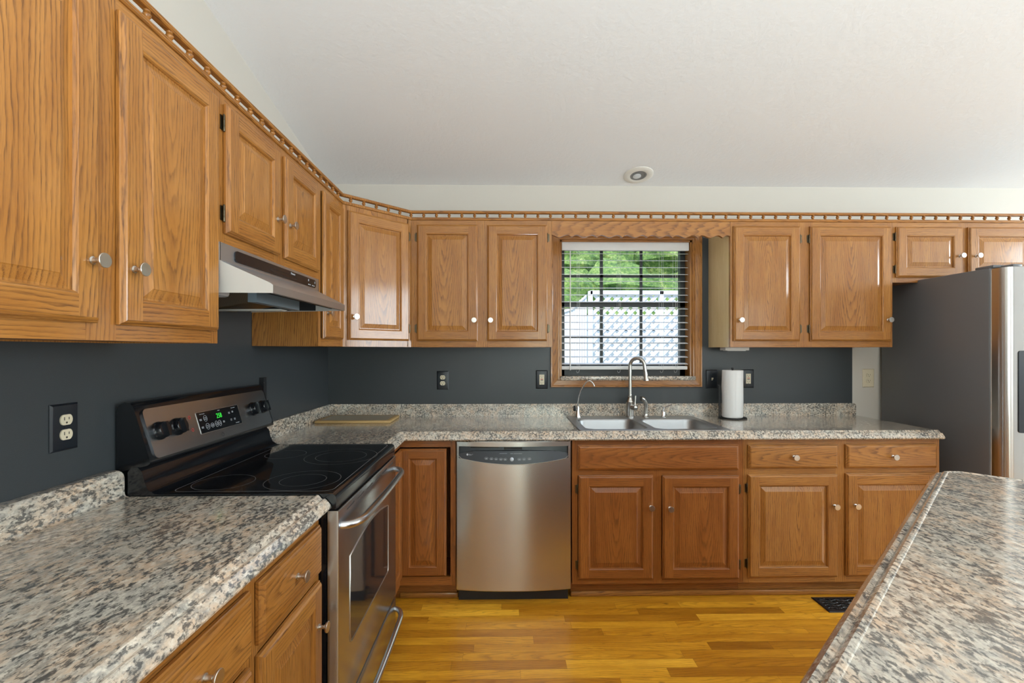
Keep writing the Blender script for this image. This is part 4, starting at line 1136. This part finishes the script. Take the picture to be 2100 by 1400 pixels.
out = rr(.150, .640, YN + .022, YF - .022, .03, .92025); inn = rr(.1518, .6382, YN + .0238, YF - .0238, .0285, .92025); loft(m2, [out, inn], LINE); m2.build('border_line', gl, 0)
# backguard
mb = MB()
# cross-section of shell (x,z)
sec = [(.004, .985), (.004, 1.165), (.012, 1.185), (.028, 1.195), (.045, 1.192), (.055, 1.180), (.104, 1.020), (.104, 1.010), (.096, 1.004), (.060, .996)]
mb.prism(sec, 'y', YN + .002, YF - .002, GLOSSBLK)
bgd = mb.build('backguard', rg, 50)
# stainless fascia, leaned back with rounded corners
fa0 = Vector((.1055, 0, 1.016)); fa1 = Vector((.0600, 0, 1.172)); up = (fa1 - fa0); H_ = up.length; up.normalize(); nrm = Vector((up.z, 0, -up.x))
def fp(y, h, d=0): p = fa0 + up * h + nrm * d; return (p.x, y, p.z)
def fascia(y0, y1, h0, h1, r, d0, d1, mat, name, parent):
    m2 = MB(); flat = rr(y0, y1, h0, h1, r, 0, 5)
    loft(m2, [[fp(a, b_, d0) for a, b_, _ in flat], [fp(a, b_, d1) for a, b_, _ in flat]], mat, cap=True); return m2.build(name, parent, 30)
pan = fascia(YN + .022, YF - .018, .004, H_ - .002, .016, -.004, .0035, STEELY, 'steel_fascia', bgd)
pl_ = fascia(-.128, .132, .038, .118, .004, .003, .0046, SATIN, 'display_bezel', bgd)
dp = fascia(-.126, .128, .040, .116, .003, .004, .0054, GLOSSBLK, 'display', bgd)
rotp = Matrix((( 0, up.x, nrm.x), (1, 0, 0), (0, up.z, nrm.z))).to_euler()
def ft(body, y, h, size, mat, name='lettering', sx=1.0): text(body, dp, mat, size, fp(y, h, .0058), rotp, name, sx)
ft('258', -.005, .090, .026, GREEN, 'clock_digits', .85)
ft('CLOCK', 0, .110, .004, WHITEINK)
ft('Oven Controls', -.098, .109, .0045, WHITEINK); ft('Easy Controls', .092, .109, .0045, WHITEINK); ft('ELECTRONIC', .098, .047, .004, WHITEINK)
def pill(y, h, w, hh, ring=True, mat=WHITEINK):
    m2 = MB(); pts = [fp(y + w * math.cos(2*PI*k/20), h + hh * math.sin(2*PI*k/20), .0058) for k in range(20)]
    if ring: m2.tube(pts, .0005, mat, 4, closed=True)
    for q_ in (-.28, .22):
        a = [fp(y + sx_ * w * .6, h + q_ * hh + dz_, .0058) for sx_, dz_ in ((-1, -.0008), (1, -.0008), (1, .0008), (-1, .0008))]; m2.add(a, [(0, 1, 2, 3)], mat)
    m2.build('touch_button', dp, 0)
for (y_, h_, w_, hh_, rg_) in ((-.113, .089, .010, .008, False), (-.086, .091, .009, .011, True), (-.113, .061, .010, .008, False), (-.084, .061, .010, .011, True), (-.057, .061, .009, .008, True), (-.032, .062, .008, .011, True), (-.012, .062, .008, .011, True), (.014, .064, .009, .008, False), (.060, .092, .009, .009, False), (.083, .094, .008, .007, False), (.062, .064, .008, .009, False), (.086, .064, .008, .009, False)):
    pill(y_, h_, w_, hh_, rg_)
for (y_, h_) in ((-.163, .106), (-.163, .062)):
    m2 = MB(); loft(m2, [[fp(y_ + r_ * math.cos(2*PI*k/18), h_ + r_ * math.sin(2*PI*k/18), .0038) for k in range(18)] for r_ in (.0062, .0042)], RED); m2.build('indicator_light', bgd, 0)
m2 = MB(); loft(m2, [[fp(-.01 + r_ * math.cos(2*PI*k/20), .018 + r_ * math.sin(2*PI*k/20), .0039) for k in range(20)] for r_ in (.0075, .0060)], PLATEBLK, cap=False); m2.build('logo', bgd, 0)
for y_ in (-1.635, -1.555, -1.088, -1.010):
    m2 = MB(); o_ = fp(y_ + yc, .085, .0035)
    m2.lathe([(.029, 0), (.029, .004), (.026, .007), (.0255, .020), (.023, .023), (0, .0235)], o_, nrm, GLOSSBLK, 28)
    kb = m2.build('control_knob', bgd, 40)
    m2 = MB(); c0 = Vector(o_) + nrm * .022
    ps = []
    for dy_, du in ((-.005, -.023), (.005, -.023), (.005, .023), (-.005, .023)):
        p = c0 + Vector((0, dy_, 0)) + up * du; ps.append(p)
    ps2 = [p + nrm * .010 for p in ps]
    m2.add([tuple(p) for p in ps + ps2], [(0, 1, 2, 3), (4, 5, 6, 7), (0, 1, 5, 4), (1, 2, 6, 5), (2, 3, 7, 6), (3, 0, 4, 7)], GLOSSBLK); m2.build('grip', kb, 0)
# oven door
XF = .667
mb = MB(); y0, y1, z0, z1 = YN + .003, YF - .003, .222, .865
rings = [[(x_, y_, z_) for y_, z_ in ((y0 + i_, z0 + i_), (y1 - i_, z0 + i_), (y1 - i_, z1 - i_), (y0 + i_, z1 - i_))] for x_, i_ in ((.634, 0), (XF - .006, 0), (XF - .002, .001), (XF, .005))]
loft(mb, rings, STEELY, cap=True)
od = mb.build('oven_door', rg, 30)
arcp = [(-.262, .400), (.212, .400), (.226, .414), (.226, .684)] + [(.226 - .49 * k / 14, .684 + .030 * math.sin(PI * k / 14)) for k in range(1, 14)] + [(-.270, .684), (-.270, .408)]
arcp = [(.226, .684), (.226, .414), (.221, .404), (.212, .400), (-.258, .400), (-.267, .404), (-.272, .414), (-.272, .684)] + [(-.272 + .498 * k / 16, .684 + .030 * math.sin(PI * k / 16)) for k in range(1, 16)]
m2 = MB(); m2.prism(arcp, 'x', XF - .001, XF + .0012, OVENGL); m2.build('oven_window', od, 20)
m2 = MB(); m2.tube([(XF + .001, a, b_) for a, b_ in arcp], .0022, SATIN, 6, closed=True); m2.build('window_trim', od, 60)
for k in range(6):
    m2 = MB(); ya = -.30 + .108 * k; m2.prism([(ya, .843), (ya + .072, .843), (ya + .076, .848), (ya + .074, .850), (ya, .846)], 'x', XF - .001, XF + .0004, SLOT); m2.build('vent_slot', od, 0)
def bar(z, ya, yb, out, rad_, parent, name='handle', lift=0.0):
    m2 = MB(); P = []
    n = 9
    for k in range(n): t = k / (n - 1); P.append((XF - .002 + out * math.sin(t * PI / 2), ya + .085 * (1 - math.cos(t * PI / 2)), z + lift * t))
    for k in range(1, 12): t = k / 12; P.append((XF - .002 + out + .004 * math.sin(PI * t), ya + .085 + (yb - ya - .17) * t, z + lift))
    for k in range(n): t = 1 - k / (n - 1); P.append((XF - .002 + out * math.sin(t * PI / 2), yb - .085 * (1 - math.cos(t * PI / 2)), z + lift * t))
    m2.tube(P, rad_, STEELH, 16); return m2.build(name, parent, 60)
STEELH = plain('handle_steel', (.60, .60, .60), .24, 1.0)
bar(.812, YN + .028, YF - .040, .052, .0125, od)
mb = MB(); z0, z1 = .045, .212
rings = [[(x_, y_, z_) for y_, z_ in ((y0 + i_, z0 + i_), (y1 - i_, z0 + i_), (y1 - i_, z1 - i_), (y0 + i_, z1 - i_))] for x_, i_ in ((.634, 0), (XF - .006, 0), (XF - .002, .001), (XF, .005))]
loft(mb, rings, STEELY, cap=True); dr = mb.build('storage_drawer', rg, 30)
bar(.170, YN + .028, YF - .030, .046, .0115, dr)

# ------------------------------------------------------------------ range hood
hd_ = thing('range_hood', 'slim stainless range hood mounted under the short cabinet', 'range hood', (0, -1.3235, 1.53))
def hp(mb, name, parent, smooth=30):
    for i, p in enumerate(mb.v): mb.v[i] = (p[0], p[1], p[2] - 1.53)
    return mb.build(name, parent, smooth)
A0, A1 = -.374, .378      # ends at the wall
B0, B1 = -.345, .300      # ends of the front lip
mb = MB()
xf, xl = .311, .457
V = [(.002, A0, 1.679), (xf, A0, 1.679), (xf, A0, 1.622), (xl - .012, B0, 1.558), (xl, B0 + .01, 1.550), (xl, B0 + .01, 1.530), (xl - .004, B0, 1.527), (.002, A0, 1.527)]
# front fascia, canopy and lip as strips along y
front = [((xf, 1.679), (A0, A1)), ((xf, 1.624), (A0, A1)), ((xf + .008, 1.619), (A0 + .003, A1 - .003)), ((xl - .010, 1.560), (B0, B1)), ((xl, 1.553), (B0, B1)), ((xl, 1.528), (B0, B1)), ((xl - .010, 1.527), (B0 + .008, B1 - .008)), ((xl - .012, 1.538), (B0 + .008, B1 - .008))]
P = []
for (x_, z_), (ya, yb) in front: P += [(x_, ya, z_), (x_, yb, z_)]
mb.add(P, [(2*k, 2*k+1, 2*k+3, 2*k+2) for k in range(len(front) - 1)], STEELR)
mb.add([(.002, A0, 1.679), (xf, A0, 1.679), (xf, A1, 1.679), (.002, A1, 1.679)], [(0, 1, 2, 3)], STEELY)
can = hp(mb, 'canopy', hd_)
for s0, sb in ((A0, B0), (A1, B1)):
    m2 = MB(); sgn = 1 if s0 < 0 else -1; q_ = [(.002, s0, 1.679), (xf, s0, 1.679), (xf, s0, 1.624), (xf + .008, s0 + sgn * .003, 1.619), (xl - .010, sb, 1.560), (xl - .001, sb, 1.553), (xl - .001, sb, 1.528), (.002, s0, 1.527)]
    q2 = [(a, b_ + sgn * .003, c_) for a, b_, c_ in q_]; n = len(q_)
    m2.add(q_ + q2, [tuple(range(n)), tuple(reversed(range(n, 2 * n)))] + [(k, (k + 1) % n, n + (k + 1) % n, n + k) for k in range(n)], HOODSIDE); hp(m2, 'end_panel', hd_, 20)
m2 = MB(); m2.box((.004, A0 + .004, 1.60), (.30, A1 - .004, 1.604), DULLBLK); m2.box((.004, A1 - .06, 1.53), (.32, A1 - .055, 1.60), DULLBLK); m2.box((.40, B0 + .02, 1.535), (.404, B1 - .01, 1.565), DULLBLK)
m2.box((.003, A0 + .01, 1.535), (.006, A1 - .01, 1.60), DULLBLK); hp(m2, 'inner_shell', hd_, 0)
m2 = MB(); m2.prism([(.02, 1.512), (.28, 1.548), (.28, 1.558), (.02, 1.522)], 'y', -.22, .20, FILT); hp(m2, 'grease_filter', hd_, 0)
m2 = MB(); m2.prism([(.01, 1.507), (.29, 1.5065), (.30, 1.512), (.29, 1.514), (.01, 1.512)], 'y', .05, .09, HOODSIDE); hp(m2, 'filter_rim', hd_, 0)
m2 = MB(); m2.bbox((.10, -.33, 1.528), (.25, -.21, 1.575), .012, plain('lamp_lens', (.62, .64, .66), .3)); hp(m2, 'lamp_lens', hd_)
m2 = MB(); m2.box((.30, -.20, 1.515), (.33, .13, 1.60), GALV); hp(m2, 'fan_housing', hd_, 0)
# glossy control strip
flat = rr(-.300, .335, 1.632, 1.668, .014, 0, 5)
m2 = MB(); loft(m2, [[(xf - .001, a, b_ - 1.53) for a, b_, _ in flat], [(xf + .004, a, b_ - 1.53) for a, b_, _ in flat]], GLOSSBLK, cap=True); cs = m2.build('control_strip', hd_, 30)
RZX = (R(90), 0, R(90))
text('Nutone', cs, WHITEINK, .012, (xf + .0045, .105, 1.660 - 1.53), RZX)
for k, (ya, zz, w_, h_) in enumerate(((.252, 1.658, .005, .009), (.320, 1.656, .004, .009), (.252, 1.640, .010, .0035), (.268, 1.640, .008, .0035), (.292, 1.640, .009, .0035), (.308, 1.640, .009, .0035))):
    m2 = MB(); m2.box((xf + .004, ya, zz - h_ / 2 - 1.53), (xf + .0046, ya + w_, zz + h_ / 2 - 1.53), WHITEINK); m2.build('printed_mark', cs, 0)
m2 = MB(); m2.tube([(xf + .0043, .03 + .11 * math.cos(2*PI*k/30), 1.646 - 1.53 + .008 * math.sin(2*PI*k/30)) for k in range(30)], .0006, PLATEBLK, 4, closed=True); m2.build('oval_line', cs, 0)

# ------------------------------------------------------------------ refrigerator
fr = thing('refrigerator', 'side-by-side refrigerator with grey side and stainless doors', 'refrigerator', (4.155, 0, 0))
mb = MB(); mb.bbox((-.453, -.728, .02), (.453, -.030, 1.782), .006, FRSIDE); 
for sx in (-.4, .4):
    for sy in (-.68, -.08): mb.lathe([(.02, 0), (.02, .02)], (sx, sy, .0003), (0, 0, 1), DULLBLK, 12)
mb.build('body', fr, 40)
mb = MB(); mb.box((-.446, -.736, .05), (.446, -.728, 1.77), WHITEPL); mb.build('door_gasket', fr, 0)
def fdoor(x0, x1):
    m2 = MB(); sec = []; n = 10
    # front section in plan with rounded vertical edges
    for k in range(n + 1):
        a = PI / 2 * k / n; sec.append((x0 + .040 - .040 * math.cos(a), -.765 - .045 * math.sin(a)))
    for k in range(n + 1):
        a = PI / 2 * (1 - k / n); sec.append((x1 - .012 + .012 * math.cos(a), -.798 - .012 * math.sin(a)))
    sec = [(x0, -.737)] + sec + [(x1, -.737)]
    loft(m2, [[(x_, y_, z_) for x_, y_ in sec] for z_ in (.055, 1.775)], STEELX, cap=True)
    m2.add([(x_, y_, .055) for x_, y_ in sec], [tuple(range(len(sec)))], STEELX)
    return m2.build('freezer_door' if x0 < -.1 else 'fridge_door', fr, 40)
fz = fdoor(-.450, -.062); fg = fdoor(-.056, .450)
def dispenser():
    m2 = MB(); flat = rr(-.392, -.150, .935, 1.350, .012, 0, 5)
    loft(m2, [[(a, -.8095, b_) for a, b_, _ in flat], [(a, -.8135, b_) for a, b_, _ in flat]], PLATEBLK, cap=True); return m2.build('dispenser', fz, 30)
dispenser()
for x_ in (-.095, -.022):
    m2 = MB(); m2.tube([(x_, -.808, .55), (x_, -.845, .575), (x_, -.855, .62), (x_, -.855, 1.50), (x_, -.845, 1.545), (x_, -.808, 1.57)], .012, STEELH, 14); m2.build('handle', fz if x_ < -.06 else fg, 60)
m2 = MB(); m2.bbox((-.440, -.735, 1.782), (-.34, -.640, 1.797), .004, FRSIDE); m2.bbox((-.400, -.795, 1.776), (-.35, -.72, 1.792), .006, FRSIDE); m2.build('hinge_cover', fr, 40)
